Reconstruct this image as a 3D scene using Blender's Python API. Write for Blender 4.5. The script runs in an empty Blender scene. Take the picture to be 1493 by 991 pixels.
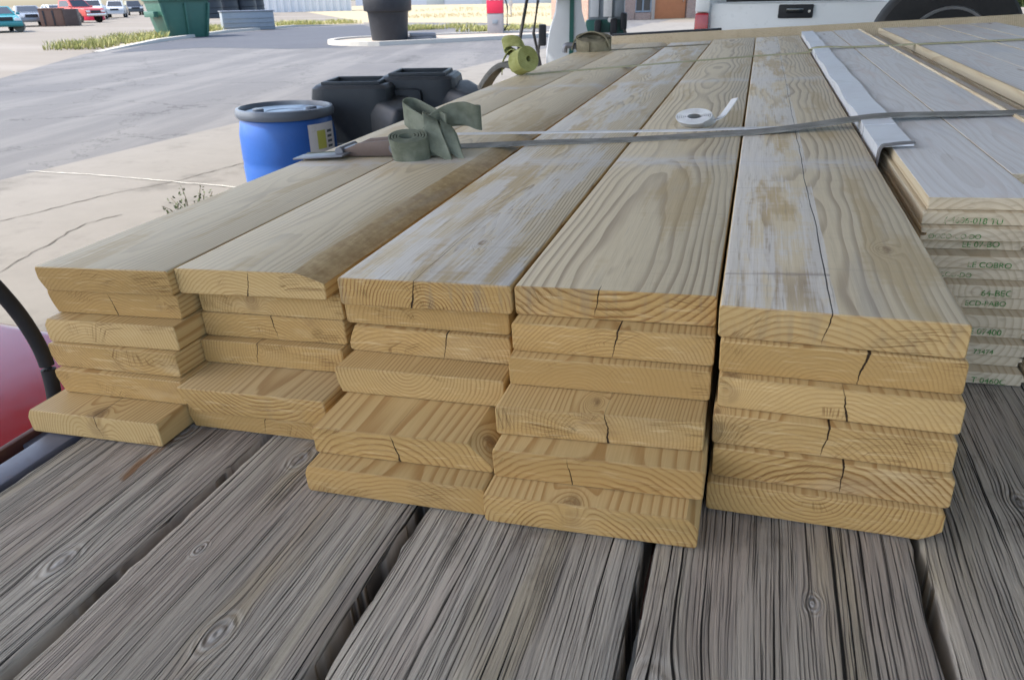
import bpy, bmesh, math, random
from mathutils import Vector, Matrix, noise as mnoise
random.seed(7)
R = math.radians
scene = bpy.context.scene
col = scene.collection

# ------------------------------------------------------------------ camera
cam_d = bpy.data.cameras.new('Camera')
cam = bpy.data.objects.new('Camera', cam_d); col.objects.link(cam); scene.camera = cam
YAW, PIT = R(-18.896), R(24.985)
def basis(rol):
    F = Vector((math.sin(YAW)*math.cos(PIT), math.cos(YAW)*math.cos(PIT), -math.sin(PIT)))
    r0 = Vector((math.cos(YAW), -math.sin(YAW), 0)); u0 = r0.cross(F)
    return math.cos(rol)*r0 + math.sin(rol)*u0, -math.sin(rol)*r0 + math.cos(rol)*u0, F
CR, CU, CF = basis(R(-1.0))
CAM = Vector((0, 0, 1.5))
m = Matrix((CR, CU, -CF)).transposed().to_4x4(); m.translation = CAM
cam.matrix_world = m
cam_d.sensor_width = 36; cam_d.lens = 25.906
cam_d.clip_start = .05; cam_d.clip_end = 2000
cam_d.dof.use_dof = True; cam_d.dof.focus_distance = 1.15; cam_d.dof.aperture_fstop = 14

# ------------------------------------------------------------------ light
SUN_EL, SUN_AZ = R(50), math.atan2(-.42, -.85)        # direction TO the sun
sd = Vector((math.cos(SUN_AZ)*math.cos(SUN_EL), math.sin(SUN_AZ)*math.cos(SUN_EL), math.sin(SUN_EL)))
w = bpy.data.worlds.new('World'); scene.world = w; w.use_nodes = True
nt = w.node_tree; bg = nt.nodes['Background']
sky = nt.nodes.new('ShaderNodeTexSky'); sky.sky_type = 'NISHITA'; sky.sun_disc = False
sky.sun_elevation = SUN_EL; sky.sun_rotation = math.atan2(sd.x, sd.y)
sky.dust_density = 2.5; sky.air_density = 1.0; sky.ozone_density = 1.0
nt.links.new(sky.outputs[0], bg.inputs[0]); bg.inputs[1].default_value = .15
sl = bpy.data.lights.new('Sun', 'SUN'); sl.energy = 2.0; sl.angle = R(.5); sl.color = (1, .95, .87)
sun = bpy.data.objects.new('Sun', sl); col.objects.link(sun)
sun.rotation_euler = (-sd).to_track_quat('-Z', 'Y').to_euler(); sun.location = (-20, -10, 30)
scene.view_settings.view_transform = 'Standard'; scene.view_settings.look = 'None'
scene.view_settings.gamma = 1; scene.view_settings.exposure = 1.8
scene.view_settings.use_curve_mapping = False
scene.cycles.max_bounces = 6; scene.cycles.diffuse_bounces = 3; scene.cycles.glossy_bounces = 3

# trailer frame -> world (the trailer leans a little)
TR, TU, TF = basis(R(-4.1826))
S = .235/.286
CT = Vector((.0259838, -.92049248, .66024214))*S
A = Matrix((CR, CU, CF)).transposed() @ Matrix((TR, TU, TF))
M = Matrix.Translation(CAM) @ A.to_4x4() @ Matrix.Translation(-CT)
def G(px, py, z=0):          # ground point under a line of sight
    d = CF + CR*(px-746.5)/1074.355 - CU*(py-495.5)/1074.355
    return CAM + d*((z-CAM.z)/d.z)
def onload(px, py, z=.2269):  # point on the load, in trailer coordinates
    d = TF + TR*(px-746.5)/1074.355 - TU*(py-495.5)/1074.355
    return CT + d*((z-CT.z)/d.z)

# ------------------------------------------------------------------ node helper
class V:
    def __init__(s, t, o): s.t, s.o = t, o
    def _b(s, op, b): return s.t.math(op, s, b)
    def __add__(s, b): return s._b('ADD', b)
    def __radd__(s, b): return s._b('ADD', b)
    def __sub__(s, b): return s._b('SUBTRACT', b)
    def __rsub__(s, b): return s.t.math('SUBTRACT', b, s)
    def __mul__(s, b): return s._b('MULTIPLY', b)
    def __rmul__(s, b): return s._b('MULTIPLY', b)
    def __truediv__(s, b): return s._b('DIVIDE', b)
    def sq(s): return s._b('MULTIPLY', s)
class T:
    def __init__(s, name, rough=.6, spec=.4):
        s.m = bpy.data.materials.new(name); s.m.use_nodes = True
        s.nt = s.m.node_tree; s.N = s.nt.nodes; s.L = s.nt.links
        s.b = s.N['Principled BSDF']; s.b.inputs['Roughness'].default_value = rough
        s.b.inputs['Specular IOR Level'].default_value = spec
    def _in(s, sock, v):
        if isinstance(v, V): s.L.new(v.o, sock)
        else: sock.default_value = v
    def math(s, op, a, b=None, c=None, clamp=False):
        n = s.N.new('ShaderNodeMath'); n.operation = op; n.use_clamp = clamp
        for i, v in enumerate((a, b, c)):
            if v is not None: s._in(n.inputs[i], v)
        return V(s, n.outputs[0])
    def fn(s, op, a): return s.math(op, a)
    def sstep(s, a, lo, hi):
        n = s.N.new('ShaderNodeMapRange'); n.interpolation_type = 'SMOOTHSTEP'
        s._in(n.inputs[0], a); s._in(n.inputs[1], lo); s._in(n.inputs[2], hi)
        return V(s, n.outputs[0])
    def coord(s, which='Object'):
        n = s.N.new('ShaderNodeTexCoord'); return V(s, n.outputs[which])
    def sep(s, v):
        n = s.N.new('ShaderNodeSeparateXYZ'); s._in(n.inputs[0], v); return [V(s, o) for o in n.outputs]
    def comb(s, x, y, z=0.0):
        n = s.N.new('ShaderNodeCombineXYZ')
        for i, v in enumerate((x, y, z)): s._in(n.inputs[i], v)
        return V(s, n.outputs[0])
    def attr(s, name, vec=False):
        n = s.N.new('ShaderNodeAttribute'); n.attribute_type = 'OBJECT'; n.attribute_name = '["%s"]' % name
        return V(s, n.outputs['Vector' if vec else 'Fac'])
    def noise(s, v, scale=1.0, det=2.0, rough=.5, dist=0.0):
        n = s.N.new('ShaderNodeTexNoise'); n.normalize = True
        s._in(n.inputs['Vector'], v); n.inputs['Scale'].default_value = scale
        n.inputs['Detail'].default_value = det; n.inputs['Roughness'].default_value = rough
        n.inputs['Distortion'].default_value = dist
        return V(s, n.outputs['Fac'])
    def vor(s, v, scale, feature='F1'):
        n = s.N.new('ShaderNodeTexVoronoi'); n.feature = feature; s._in(n.inputs['Vector'], v); n.inputs['Scale'].default_value = scale
        return V(s, n.outputs['Distance'])
    def mix(s, f, a, b, mode='MIX'):
        n = s.N.new('ShaderNodeMix'); n.data_type = 'RGBA'; n.blend_type = mode; n.clamp_factor = True
        s._in(n.inputs[0], f)
        for i, v in ((6, a), (7, b)):
            if isinstance(v, V): s.L.new(v.o, n.inputs[i])
            else: n.inputs[i].default_value = (*v, 1)
        return V(s, n.outputs[2])
    def bump(s, h, dist=.002, strength=1.0):
        n = s.N.new('ShaderNodeBump'); s._in(n.inputs['Height'], h)
        n.inputs['Distance'].default_value = dist; n.inputs['Strength'].default_value = strength
        s.L.new(n.outputs[0], s.b.inputs['Normal'])
    def base(s, c):
        if isinstance(c, V): s.L.new(c.o, s.b.inputs['Base Color'])
        else: s.b.inputs['Base Color'].default_value = (*c, 1)
    def rough(s, v): s._in(s.b.inputs['Roughness'], v)

def grimy(name, c, rough=.5, var=.25, scale=6, dirt=(.12, .10, .08), dirtamt=.3, bump=.0, metal=0, spec=.4):
    t = T(name, rough, spec); p = t.coord()
    n1 = t.noise(p, scale, 5, .6); n2 = t.noise(p, scale*5, 3, .6)
    c2 = tuple(x*(1-var) for x in c); c3 = tuple(min(1, x*(1+var*.6)) for x in c)
    k = t.mix(n1, c2, c3)
    k = t.mix(t.sstep(n1*.6+n2*.4, .52, .75)*dirtamt, k, dirt)
    t.base(k); t.rough(t.math('ADD', n2*.25, rough-.12)); t.b.inputs['Metallic'].default_value = metal
    if bump: t.bump(n2, bump)
    return t.m

# ------------------------------------------------------------------ mesh helpers
class MB:
    def __init__(s): s.bm = bmesh.new()
    def _xf(s, vs, mat):
        if mat is not None:
            for v in vs: v.co = mat @ v.co
    def box(s, c, d, mat=None):
        x, y, z = c; a, b, e = (k/2 for k in d)
        v = [s.bm.verts.new((x+i*a, y+j*b, z+k*e)) for i in (-1, 1) for j in (-1, 1) for k in (-1, 1)]
        for f in ((0, 1, 3, 2), (4, 6, 7, 5), (0, 4, 5, 1), (2, 3, 7, 6), (0, 2, 6, 4), (1, 5, 7, 3)): s.bm.faces.new([v[i] for i in f])
        s._xf(v, mat); return s
    def prism(s, poly, lo, hi, axis='Y', mat=None, top=None):
        """extrude a 2-D outline; top = second outline for the far end (taper)"""
        def P(q, t):
            if axis == 'Y': return (q[0], t, q[1])
            if axis == 'X': return (t, q[0], q[1])
            return (q[0], q[1], t)
        a = [s.bm.verts.new(P(q, lo)) for q in poly]; b = [s.bm.verts.new(P(q, hi)) for q in (top or poly)]
        n = len(poly)
        for i in range(n): s.bm.faces.new((a[i], a[(i+1) % n], b[(i+1) % n], b[i]))
        s.bm.faces.new(a[::-1]); s.bm.faces.new(b); s._xf(a+b, mat); return s
    def lathe(s, prof, n=32, c=(0, 0, 0), mat=None, caps=True, sq=None):
        rings = []
        for r, z in prof:
            ring = []
            for i in range(n):
                th = 2*math.pi*i/n; x, y = math.cos(th), math.sin(th)
                if sq:
                    k = (abs(x)**sq+abs(y)**sq)**(-1/sq); x *= k; y *= k
                ring.append(s.bm.verts.new((c[0]+r*x, c[1]+r*y, c[2]+z)))
            rings.append(ring)
        for a, b in zip(rings, rings[1:]):
            for i in range(n): s.bm.faces.new((a[i], a[(i+1) % n], b[(i+1) % n], b[i]))
        if caps:
            s.bm.faces.new(rings[0][::-1]); s.bm.faces.new(rings[-1])
        s._xf([v for r in rings for v in r], mat); return s
    def cyl(s, p0, p1, r, r1=None, n=16):
        p0, p1 = Vector(p0), Vector(p1); d = p1-p0
        mt = Matrix.Translation(p0) @ d.to_track_quat('Z', 'Y').to_matrix().to_4x4()
        return s.lathe([(r, 0), (r if r1 is None else r1, d.length)], n, mat=mt)
    def tube(s, pts, r, n=10):
        pts = [Vector(p) for p in pts]; rings = []
        up = Vector((0, 0, 1))
        for i, p in enumerate(pts):
            d = (pts[min(i+1, len(pts)-1)]-pts[max(i-1, 0)]).normalized()
            a = d.cross(up)
            a = a.normalized() if a.length > .05 else Vector((1, 0, 0)); b = a.cross(d)
            rings.append([s.bm.verts.new(p+r*(math.cos(2*math.pi*k/n)*a+math.sin(2*math.pi*k/n)*b)) for k in range(n)])
        for a, b in zip(rings, rings[1:]):
            for k in range(n): s.bm.faces.new((a[k], a[(k+1) % n], b[(k+1) % n], b[k]))
        s.bm.faces.new(rings[0][::-1]); s.bm.faces.new(rings[-1]); return s
    def ribbon(s, pts, widths_dir, w, th=.0025):
        """band: centre path pts, unit width directions, width w, thickness th"""
        pts = [Vector(p) for p in pts]; q = []
        for i, p in enumerate(pts):
            d = (pts[min(i+1, len(pts)-1)]-pts[max(i-1, 0)]).normalized()
            wd = Vector(widths_dir[i] if isinstance(widths_dir, list) else widths_dir).normalized()
            ww = w[i] if isinstance(w, list) else w
            nn = d.cross(wd).normalized()*th/2
            q.append([s.bm.verts.new(p+x) for x in (wd*ww/2+nn, -wd*ww/2+nn, -wd*ww/2-nn, wd*ww/2-nn)])
        for a, b in zip(q, q[1:]):
            for k in range(4): s.bm.faces.new((a[k], a[(k+1) % 4], b[(k+1) % 4], b[k]))
        s.bm.faces.new(q[0][::-1]); s.bm.faces.new(q[-1]); return s
    def face(s, pts): s.bm.faces.new([s.bm.verts.new(p) for p in pts]); return s
    def build(s, name, mat, parent=None, bevel=0, seg=2, smooth=False, loc=None):
        bm = s.bm
        bmesh.ops.recalc_face_normals(bm, faces=bm.faces)
        if bevel:
            ed = [e for e in bm.edges if len(e.link_faces) == 2 and e.calc_face_angle(0) > R(28)]
            bmesh.ops.bevel(bm, geom=ed, offset=bevel, segments=seg, affect='EDGES', profile=.6, clamp_overlap=True)
        if loc is not None:
            for v in bm.verts: v.co -= Vector(loc)
        me = bpy.data.meshes.new(name); bm.to_mesh(me); bm.free(); me.materials.append(mat)
        if smooth or bevel:
            for p in me.polygons: p.use_smooth = True
            if hasattr(me, 'set_sharp_from_angle'): me.set_sharp_from_angle(angle=R(35))
        o = bpy.data.objects.new(name, me); col.objects.link(o)
        if loc is not None: o.location = loc
        if parent: o.parent = parent
        return o
def tag(o, label=None, cat=None, group=None, kind=None):
    if label: o['label'] = label
    if cat: o['category'] = cat
    if group: o['group'] = group
    if kind: o['kind'] = kind
    return o
def empty(name, loc=(0, 0, 0), rz=0):
    o = bpy.data.objects.new(name, None); col.objects.link(o); o.location = loc; o.rotation_euler = (0, 0, rz); o.empty_display_size = .2
    return o
LOAD = []                      # top-level objects that stand in the trailer frame
def load(o): LOAD.append(o); return o
def arc(cx, cy, r, a0, a1, n): return [(cx+r*math.cos(R(a0+(a1-a0)*i/n)), cy+r*math.sin(R(a0+(a1-a0)*i/n))) for i in range(n+1)]

# ================================================================== MATERIALS
def lumber_mat():
    t = T('pine_lumber', .62, .25)
    p = t.coord(); x, y, z = t.sep(p); nx, ny, nz = t.sep(t.coord('Normal'))
    pith = t.sep(t.attr('pith', True)); look = t.sep(t.attr('look', True)); crk = t.sep(t.attr('crack', True))
    kn = t.sep(t.attr('knot', True)); sp = t.sep(t.attr('split', True))
    seed = look[2]; off = t.comb(seed*7.31, seed*3.17, seed*5.73)
    def sc(a, b, c):
        return t.comb(x*a+seed*7.31, y*b+seed*3.17, z*c+seed*5.73)
    n_lo = t.noise(sc(5, .8, 5), 1, 2); n_al = t.noise(sc(.4, 1.3, .4), 1, 2)
    n_md = t.noise(sc(26, 3, 26), 1, 2); n_fi = t.noise(sc(420, 7, 420), 1, 2)
    dx = x-pith[0]+(n_lo-.5)*.05; dz = z-pith[1]+(n_al-.5)*.075
    r = t.fn('SQRT', dx*dx+dz*dz)+(n_md-.5)*.010
    # knot swirl
    kx = (x-kn[0]); ky = (y-kn[1])*.55
    end = t.sstep(ny*-1, .55, .8); kz = (z-.017)*end*.9
    kd = t.fn('SQRT', kx*kx+ky*ky+kz*kz)/kn[2]+(n_md-.5)*.6
    kg = t.math('POWER', 2.718, kd*kd*-1.0)
    r = r+kg*.03
    ring = r/pith[2]+t.noise(t.comb(r*22+seed*9, 0.0, 0.0), 1, 1)*1.6
    fr = t.fn('FRACT', ring)
    late = t.sstep(fr, .42, .9)*(1-t.sstep(fr, .93, 1.0))
    late = late*(.6+.6*t.noise(t.comb(t.fn('FLOOR', ring)*3.7+seed, 0.0, 0.0), 1, 0))
    topf = t.sstep(nz, .6, .85)
    # rays / rough saw fuzz on the end
    rough_e = t.noise(sc(140, 40, 520), 1, 3, .65); blot = t.noise(sc(14, 5, 22), 1, 3, .6)
    tone = t.noise(t.comb(seed*3.31, seed*1.7, .5), 1, 0)
    # --- colours
    big_b = t.noise(sc(6, 2, 9), 1, 3, .6)
    e_early = t.mix(blot, (.40, .242, .082), (.56, .365, .145)); e_early = t.mix(t.sstep(big_b, .5, .72)*.5, e_early, (.50, .35, .175)); e_late = t.mix(blot, (.20, .092, .027), (.31, .16, .052))
    ecol = t.mix(late*look[1]*(.35+.9*t.sstep(blot, .3, .65)), e_early, e_late)
    ecol = t.mix(t.sstep(rough_e, .42, .72)*.42, ecol, (.34, .205, .085))
    ecol = t.mix(t.sstep(t.noise(sc(22, 3, 260), 1, 3, .6), .55, .72)*.35, ecol, (.74, .56, .31)); ecol = t.mix(t.sstep(t.noise(sc(8, 3, 16), 1, 4, .65), .60, .74)*.5, ecol, (.30, .18, .085))
    ecol = t.mix(t.sstep(t.noise(sc(9, 3, 30), 1, 3), .6, .78)*.35, ecol, (.62, .47, .27))
    f_early = t.mix(n_fi, (.52, .345, .14), (.68, .50, .25)); f_late = t.mix(n_fi, (.34, .175, .055), (.43, .25, .09))
    fcol = t.mix(late*.85, f_early, f_late)
    # weathered top
    w_early = t.mix(n_fi, (.57, .47, .305), (.72, .61, .43)); w_late = t.mix(n_fi, (.33, .245, .155), (.42, .325, .215))
    wcol = t.mix(late*look[1]*(.45+.55*t.sstep(t.noise(sc(8, 1.2, 1), 1, 2), .35, .6)), w_early, w_late)
    sid = t.sstep(x+(t.noise(sc(1, 5, 1), 1, 4, .65)-.5)*(.006+t.sstep(sp[2]*-1, .1, .4)*.014), sp[0]-.001, sp[0]+.001)
    wa = sp[1]*(1-sid)+sp[2]*sid                          # how silvered each half is
    pm = t.noise(t.comb(x*13+seed*5, y*2.3+seed*3, 0.0), 1, 4, .6)
    saw = t.noise(t.comb(x*3+seed, y*75, 0.0), 1, 2); frm = t.noise(sc(150, 6, 1), 1, 4, .7)
    pm2 = t.sstep(pm+(n_fi-.5)*.22+(saw-.5)*.14, .60-wa*.195, .68-wa*.165)
    pale = t.mix(n_fi, (.55, .51, .455), (.74, .70, .65)); pale = t.mix(t.sstep(pm, .55, .8)*.6, pale, (.59, .56, .57))
    wcol = t.mix(pm2*t.sstep(wa, .02, .25)*.85, wcol, pale)
    gold = t.sstep(t.noise(t.comb(x*11+seed*8, y*1.5+seed*2, 3.0), 1, 4, .6)+(saw-.5)*.10, .535, .625)
    wcol = t.mix(gold*(.55+.25*t.sstep(wa, .3, .9)), wcol, t.mix(n_fi, (.40, .27, .105), (.54, .39, .18)))
    wcol = t.mix(t.sstep(frm, .56, .74)*(.25+.45*t.sstep(wa, .2, .9)), wcol, (.30, .245, .19)); wcol = t.mix(t.sstep(frm, .46, .30)*.4*t.sstep(wa, .2, .9), wcol, (.72, .69, .66))
    wcol = t.mix(t.sstep(saw, .58, .8)*.22, wcol, (.33, .28, .22))
    bandn = t.noise(sc(20, 30, 1), 1, 3, .6); bd = (y-.70+(bandn-.5)*.06)*22.0; bd2 = (y-2.0+(bandn-.5)*.06)*20.0
    bandm = t.math('POWER', 2.718, bd*bd*-1.0)+t.math('POWER', 2.718, bd2*bd2*-1.0)
    wcol = t.mix(bandm*t.sstep(bandn, .3, .6)*.75, wcol, (.62, .59, .57)); dl = t.fn('ABSOLUTE', y-.098-(n_lo-.5)*.02-x*.05)
    wcol = t.mix((1-t.sstep(dl, .001, .004+.010*t.sstep(bandn, .5, .7)))*t.sstep(wa, .9, 1.0)*.6*t.sstep(bandn, .3, .55), wcol, (.26, .20, .17))
    # brown bark strip beyond the split where the weight is negative
    st = t.sstep(wa*-1, .1, .4)*(1-t.sstep(y+(n_lo-.5)*.8, .6, 1.35))
    dark_n = t.noise(sc(45, 26, 1), 1, 4, .7)
    wcol = t.mix(st, wcol, t.mix(t.sstep(dark_n*.6+t.noise(sc(90, 60, 1), 1, 3, .7)*.4, .32, .72), (.36, .235, .10), (.57, .42, .215)))
    gry = t.noise(sc(18, 2.0, 1), 1, 3)
    wcol = t.mix(t.sstep(gry, .58, .75)*.35, wcol, (.36, .34, .32))
    ecol = t.mix(t.sstep(tone, .42, .62)*.40, ecol, t.mix(rough_e, (.31, .175, .055), (.46, .28, .105)))
    tone2 = t.noise(t.comb(seed*5.77+9, seed*2.3, 1.5), 1, 0); ecol = t.mix(t.sstep(tone2, .5, .66)*.5, ecol, t.mix(late*.6, (.60, .44, .215), (.38, .22, .08)))
    edge = t.sstep(t.fn('ABSOLUTE', z-.0186)+(rough_e-.5)*.004, .0155, .0185); ecol = t.mix(edge*.30, ecol, (.30, .19, .085))
    c = t.mix(topf*look[0], fcol, wcol)
    c = t.mix(end, c, ecol)
    # knot core
    kcore = t.sstep(kg, .45, .85)
    c = t.mix(kcore*(.85-.45*end)*t.sstep(dark_n, .32, .55)*t.sstep(kn[2], .002, .004), c, t.mix(dark_n, (.09, .045, .02), (.36, .22, .10)))
    # end crack that runs back along the face
    cxp = crk[0]+(t.noise(t.comb(z*38+seed*4, y*4.0, 0.0), 1, 3, .6)-.5)*.011+(z-.019)*t.fn('SINE', seed*13)*.22
    cw = crk[1]*.46*t.math('MAXIMUM', 1-y/crk[2], 0.0, clamp=True)*(.15+1.7*t.noise(t.comb(z*120, seed+y*12, 0.0), 1, 2))
    sd_ = t.sstep(t.fn('SINE', seed*5.0), -.05, .05); cw = cw*(1.55-1.35*t.fn('ABSOLUTE', z*27-sd_))
    cr = 1-t.sstep(t.fn('ABSOLUTE', x-cxp), cw*.6, cw*1.2+.0002)
    cr = cr*t.sstep(cw, .00005, .0003)
    # small checks on the end faces
    ang = t.math('ARCTAN2', dz, dx)
    ch = t.noise(t.comb(ang*t.math('MAXIMUM', 20.0, r*260), r*9.0, seed*3.3), 1, 1)
    chk = (1-t.sstep(t.fn('ABSOLUTE', ch-.5), .008, .024))*t.sstep(t.noise(sc(15, 2, 30), 1, 2), .54, .64)*end
    stn = t.sstep(t.noise(t.comb(x*42+seed*2, z*7, seed), 1, 3, .6), .50, .66)*end*look[0]
    c = t.mix(stn*.38*t.sstep(look[1], .8, 1.2), c, (.19, .165, .13))
    c = t.mix(chk*.65, c, (.20, .10, .035))
    c = t.mix(cr, c, (.035, .02, .01))
    t.base(c)
    h = (1-cr*3)-chk*.5+n_fi*.22+(frm-.5)*topf*look[0]*.5+rough_e*end*.35-late*.12
    t.bump(h, .0012, .8)
    t.rough(.75-topf*.20); t._in(t.b.inputs['Specular IOR Level'], topf*.12+.22)
    return t.m
PINE = lumber_mat()

def tg_mat():
    t = T('pale_pine', .6, .25); p = t.coord(); x, y, z = t.sep(p); nx, ny, nz = t.sep(t.coord('Normal'))
    look = t.sep(t.attr('look', True)); seed = look[2]
    def sc(a, b, c): return t.comb(x*a+seed*7.3, y*b+seed*3.1, z*c+seed*5.7)
    dx = x-.07+(t.noise(sc(5, .8, 5), 1, 2)-.5)*.06; dz = z+.05-seed*.004+(t.noise(sc(.4, 1.2, .4), 1, 2)-.5)*.09
    rr = t.fn('SQRT', dx*dx+dz*dz)/.009; fr = t.fn('FRACT', rr); late = t.sstep(fr, .4, .9)*(1-t.sstep(fr, .93, 1))
    fi = t.noise(sc(300, 5, 300), 1, 2)
    end = t.sstep(ny*-1, .55, .8); topf = t.sstep(nz, .6, .85)
    bl = t.noise(sc(16, 2.0, 6), 1, 3, .6)
    f = t.mix(late*.6, t.mix(fi, (.60, .49, .33), (.70, .60, .44)), (.46, .33, .19))
    e = t.mix(late*.5, t.mix(bl, (.48, .385, .26), (.66, .565, .42)), (.36, .27, .175))
    e = t.mix(t.sstep(t.noise(sc(60, 3, 160), 1, 3), .5, .75)*.5, e, (.31, .245, .17))
    tp = t.mix(late*.35, t.mix(fi, (.645, .625, .615), (.78, .77, .77)), (.55, .50, .46))
    tp = t.mix(t.sstep(bl, .54, .70)*.45, tp, (.64, .53, .48)); tp = t.mix(t.sstep(t.noise(sc(160, 5, 1), 1, 4, .7), .56, .72)*.35, tp, (.36, .31, .27))
    tp = t.mix(t.sstep(t.noise(sc(10, 1.4, 1), 1, 2), .56, .7)*.45, tp, (.56, .57, .62))
    kn = t.vor(t.comb(x*9+seed, y*1.7+seed*3, 0.0), 1); tp = t.mix((1-t.sstep(kn, .03, .09))*.8, tp, (.22, .13, .07))
    c = t.mix(topf*look[0], f, tp); c = t.mix(end, c, e); t.base(c)
    t.bump(fi*.2-late*.15+end*bl*.3, .001, .6); return t.m
PALE = tg_mat()

def deck_mat():
    t = T('weathered_plank', .8, .2); p = t.coord(); x, y, z = t.sep(p); nz = t.sep(t.coord('Normal'))[2]
    look = t.sep(t.attr('look', True)); seed = look[2]
    xw = x; kc = None; ksw = None
    for nm in ('knot_one', 'knot_two', 'knot_three'):
        k = t.sep(t.attr(nm, True)); kx = x-k[0]; ky = (y-k[1])*.62
        wob = (t.noise(t.comb(x*40+seed, y*30, 1.0), 1, 2)-.5)*.5
        d = t.fn('SQRT', kx*kx+ky*ky)/(k[2]*.72); g = t.math('POWER', 2.718, d*d*-.6)
        xw = xw-kx*g*.85
        core = 1-t.sstep(d+wob, .55, .95)
        swirl = t.fn('SINE', (d+wob*1.3)*10)*.5+.5
        kc = core if kc is None else t.math('MAXIMUM', kc, core)
        sw = swirl*(1-t.sstep(d+wob*.6, 1.0, 1.7)); ksw = sw if ksw is None else t.math('MAXIMUM', ksw, sw)
    wav = (t.noise(t.comb(x*6+seed*3, y*1.6, seed), 1, 2)-.5)*.016
    xw = xw+wav
    def nn(a, b, o, det=2, ro=.5): return t.noise(t.comb(xw*a+seed*13.7+o, y*b+seed*3.9+o, o), 1, det, ro)
    fin = nn(170, 4, 3.0, 3, .6); fib = nn(620, 10, 4.0, 3, .65); fib2 = nn(240, 3.0, 6.0, 3, .6)
    def lines(N, o, w0, ys, lo, hi, wobs):
        u = xw*N+(nn(5, ys*1.6, o, 3, .6)-.5)*wobs*N+seed*5.1+o
        idd = t.fn('FLOOR', u); f = t.fn('FRACT', u)
        rn = t.noise(t.comb(idd*3.73+o, seed*2.1, o), 1, 0)
        pos = .5+(rn-.5)*1.1
        mk = t.sstep(t.noise(t.comb(idd*7.91+o, y*ys+seed*3.3, o+4.0), 1, 2, .6), lo, hi)
        hw = w0*mk*(.5+1.1*t.noise(t.comb(idd*1.9, y*9+seed, o), 1, 2))
        d = t.fn('ABSOLUTE', f-pos)/N
        return (1-t.sstep(d, hw*.45, hw*1.1+.00015))*t.sstep(hw, .0001, .0005)
    c1 = lines(21.0, 1.0, .0017, .9, .48, .74, .016); c1b = lines(47.0, 2.0, .0011, 1.5, .45, .68, .012)
    c2 = lines(120.0, 3.0, .00075, 2.6, .44, .64, .008); c3 = lines(290.0, 5.0, .0005, 5.0, .40, .60, .005)
    crack = t.math('MAXIMUM', t.math('MAXIMUM', c1, c1b), c2*.8)
    tone = nn(7, 1.0, 21.0, 3); hue = nn(9, 1.6, 31.0, 2); hue2 = nn(15, 2.3, 41.0, 3)
    c = t.mix(fib*.6+fib2*.4, (.185, .158, .130), (.80, .715, .59))
    c = t.mix(t.sstep(tone, .35, .7), t.mix(.5, c, (.27, .24, .205)), t.mix(.4, c, (.62, .58, .51)))
    c = t.mix(t.sstep(hue, .52, .66)*.3, c, (.40, .295, .24))
    c = t.mix(t.sstep(hue2, .53, .68)*.42, c, (.40, .335, .205))
    c = t.mix(t.sstep(fin, .48, .62)*.38, c, (.15, .135, .125)); c = t.mix(c3*.7, c, (.06, .052, .048))
    spl = t.sstep(nn(330, 2.2, 51.0, 3, .65), .58, .72); c = t.mix(spl*.6, c, (.62, .585, .525)); c = t.mix(t.sstep(nn(420, 3.0, 61.0, 3, .65), .60, .72)*.5, c, (.085, .075, .068))
    # rusty streak
    rs = t.sep(t.attr('rust', True)); rd = (x-rs[0]); ru = t.math('POWER', 2.718, rd*rd*-3500)*(1-t.sstep(t.fn('ABSOLUTE', y-rs[1]), rs[2]*.5, rs[2]))
    c = t.mix(t.sstep(ru*t.noise(t.comb(x*110+y*20, y*14, seed), 1, 4, .65), .34, .52)*.85, c, (.21, .10, .035))
    dirt = t.sstep(t.noise(t.comb(x*9+seed*3, y*5+seed, 2.0), 1, 5, .7), .54, .72); c = t.mix(dirt*.5, c, (.12, .10, .082)); c = t.mix(ksw*.32, c, (.64, .61, .56)); c = t.mix(kc*.45, c, (.10, .085, .075)); c = t.mix(kc*t.sstep(fib, .5, .6)*.6, c, (.45, .43, .41))
    c = t.mix(crack, c, (.012, .011, .010))
    t.base(c)
    t.bump(spl*.25+fib*.45+fin*.4+fib2*.35-c3*.7-crack*2.2+ksw*.4-dirt*.2, .0042, 1.0)
    return t.m
PLANK = deck_mat()

def ground_mat(name, lo, hi, speck, kind):
    t = T(name, .9, .15); p = t.coord(); x, y, z = t.sep(p)
    n1 = t.noise(p, .35, 5, .6); n2 = t.noise(p, 3.0, 5, .65); n3 = t.noise(p, 45, 3, .6); n4 = t.noise(p, 260, 2)
    c = t.mix(n1*.5+n2*.5, lo, hi); c = t.mix(t.sstep(n3*.5+n4*.5, .5, .68)*.35, c, speck)
    if kind == 'road':
        st = t.noise(t.comb(x*.9+y*.25, y*.08-x*.03, 0.0), 1, 5, .62)      # tyre wear along the lane
        c = t.mix(t.sstep(st, .45, .62)*.6, c, (.17, .166, .16)); c = t.mix(t.sstep(t.noise(t.comb(x*2.2, y*.5, 4.0), 1, 5, .65), .54, .70)*.4, c, (.10, .099, .10)); c = t.mix(t.sstep(t.noise(p, .16, 3), .55, .7)*.55, c, (.10, .10, .105))
        ck = t.vor(t.comb(x*.33+(n2-.5)*.6, y*.33+(n1-.5), 0.0), 1, 'DISTANCE_TO_EDGE'); c = t.mix((1-t.sstep(ck, .002, .012))*.55, c, (.05, .05, .05))
    if kind == 'slab':
        c = t.mix(t.sstep(t.noise(p, 1.3, 5, .65), .52, .72)*.6, c, tuple(k*.62 for k in lo))
        c = t.mix(t.sstep(t.noise(p, 4.7, 4, .6), .60, .72)*.35, c, (.20, .185, .16))
    if kind == 'yard':
        c = t.mix(t.sstep(t.noise(t.comb(x*.05, y*.16, 0.0), 1, 4), .5, .66)*.6, c, (.245, .225, .20))
    t.base(c); t.bump(n3*.6+n4*.5+n2*.4, .006 if kind != 'slab' else .003, .6); return t.m
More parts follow.
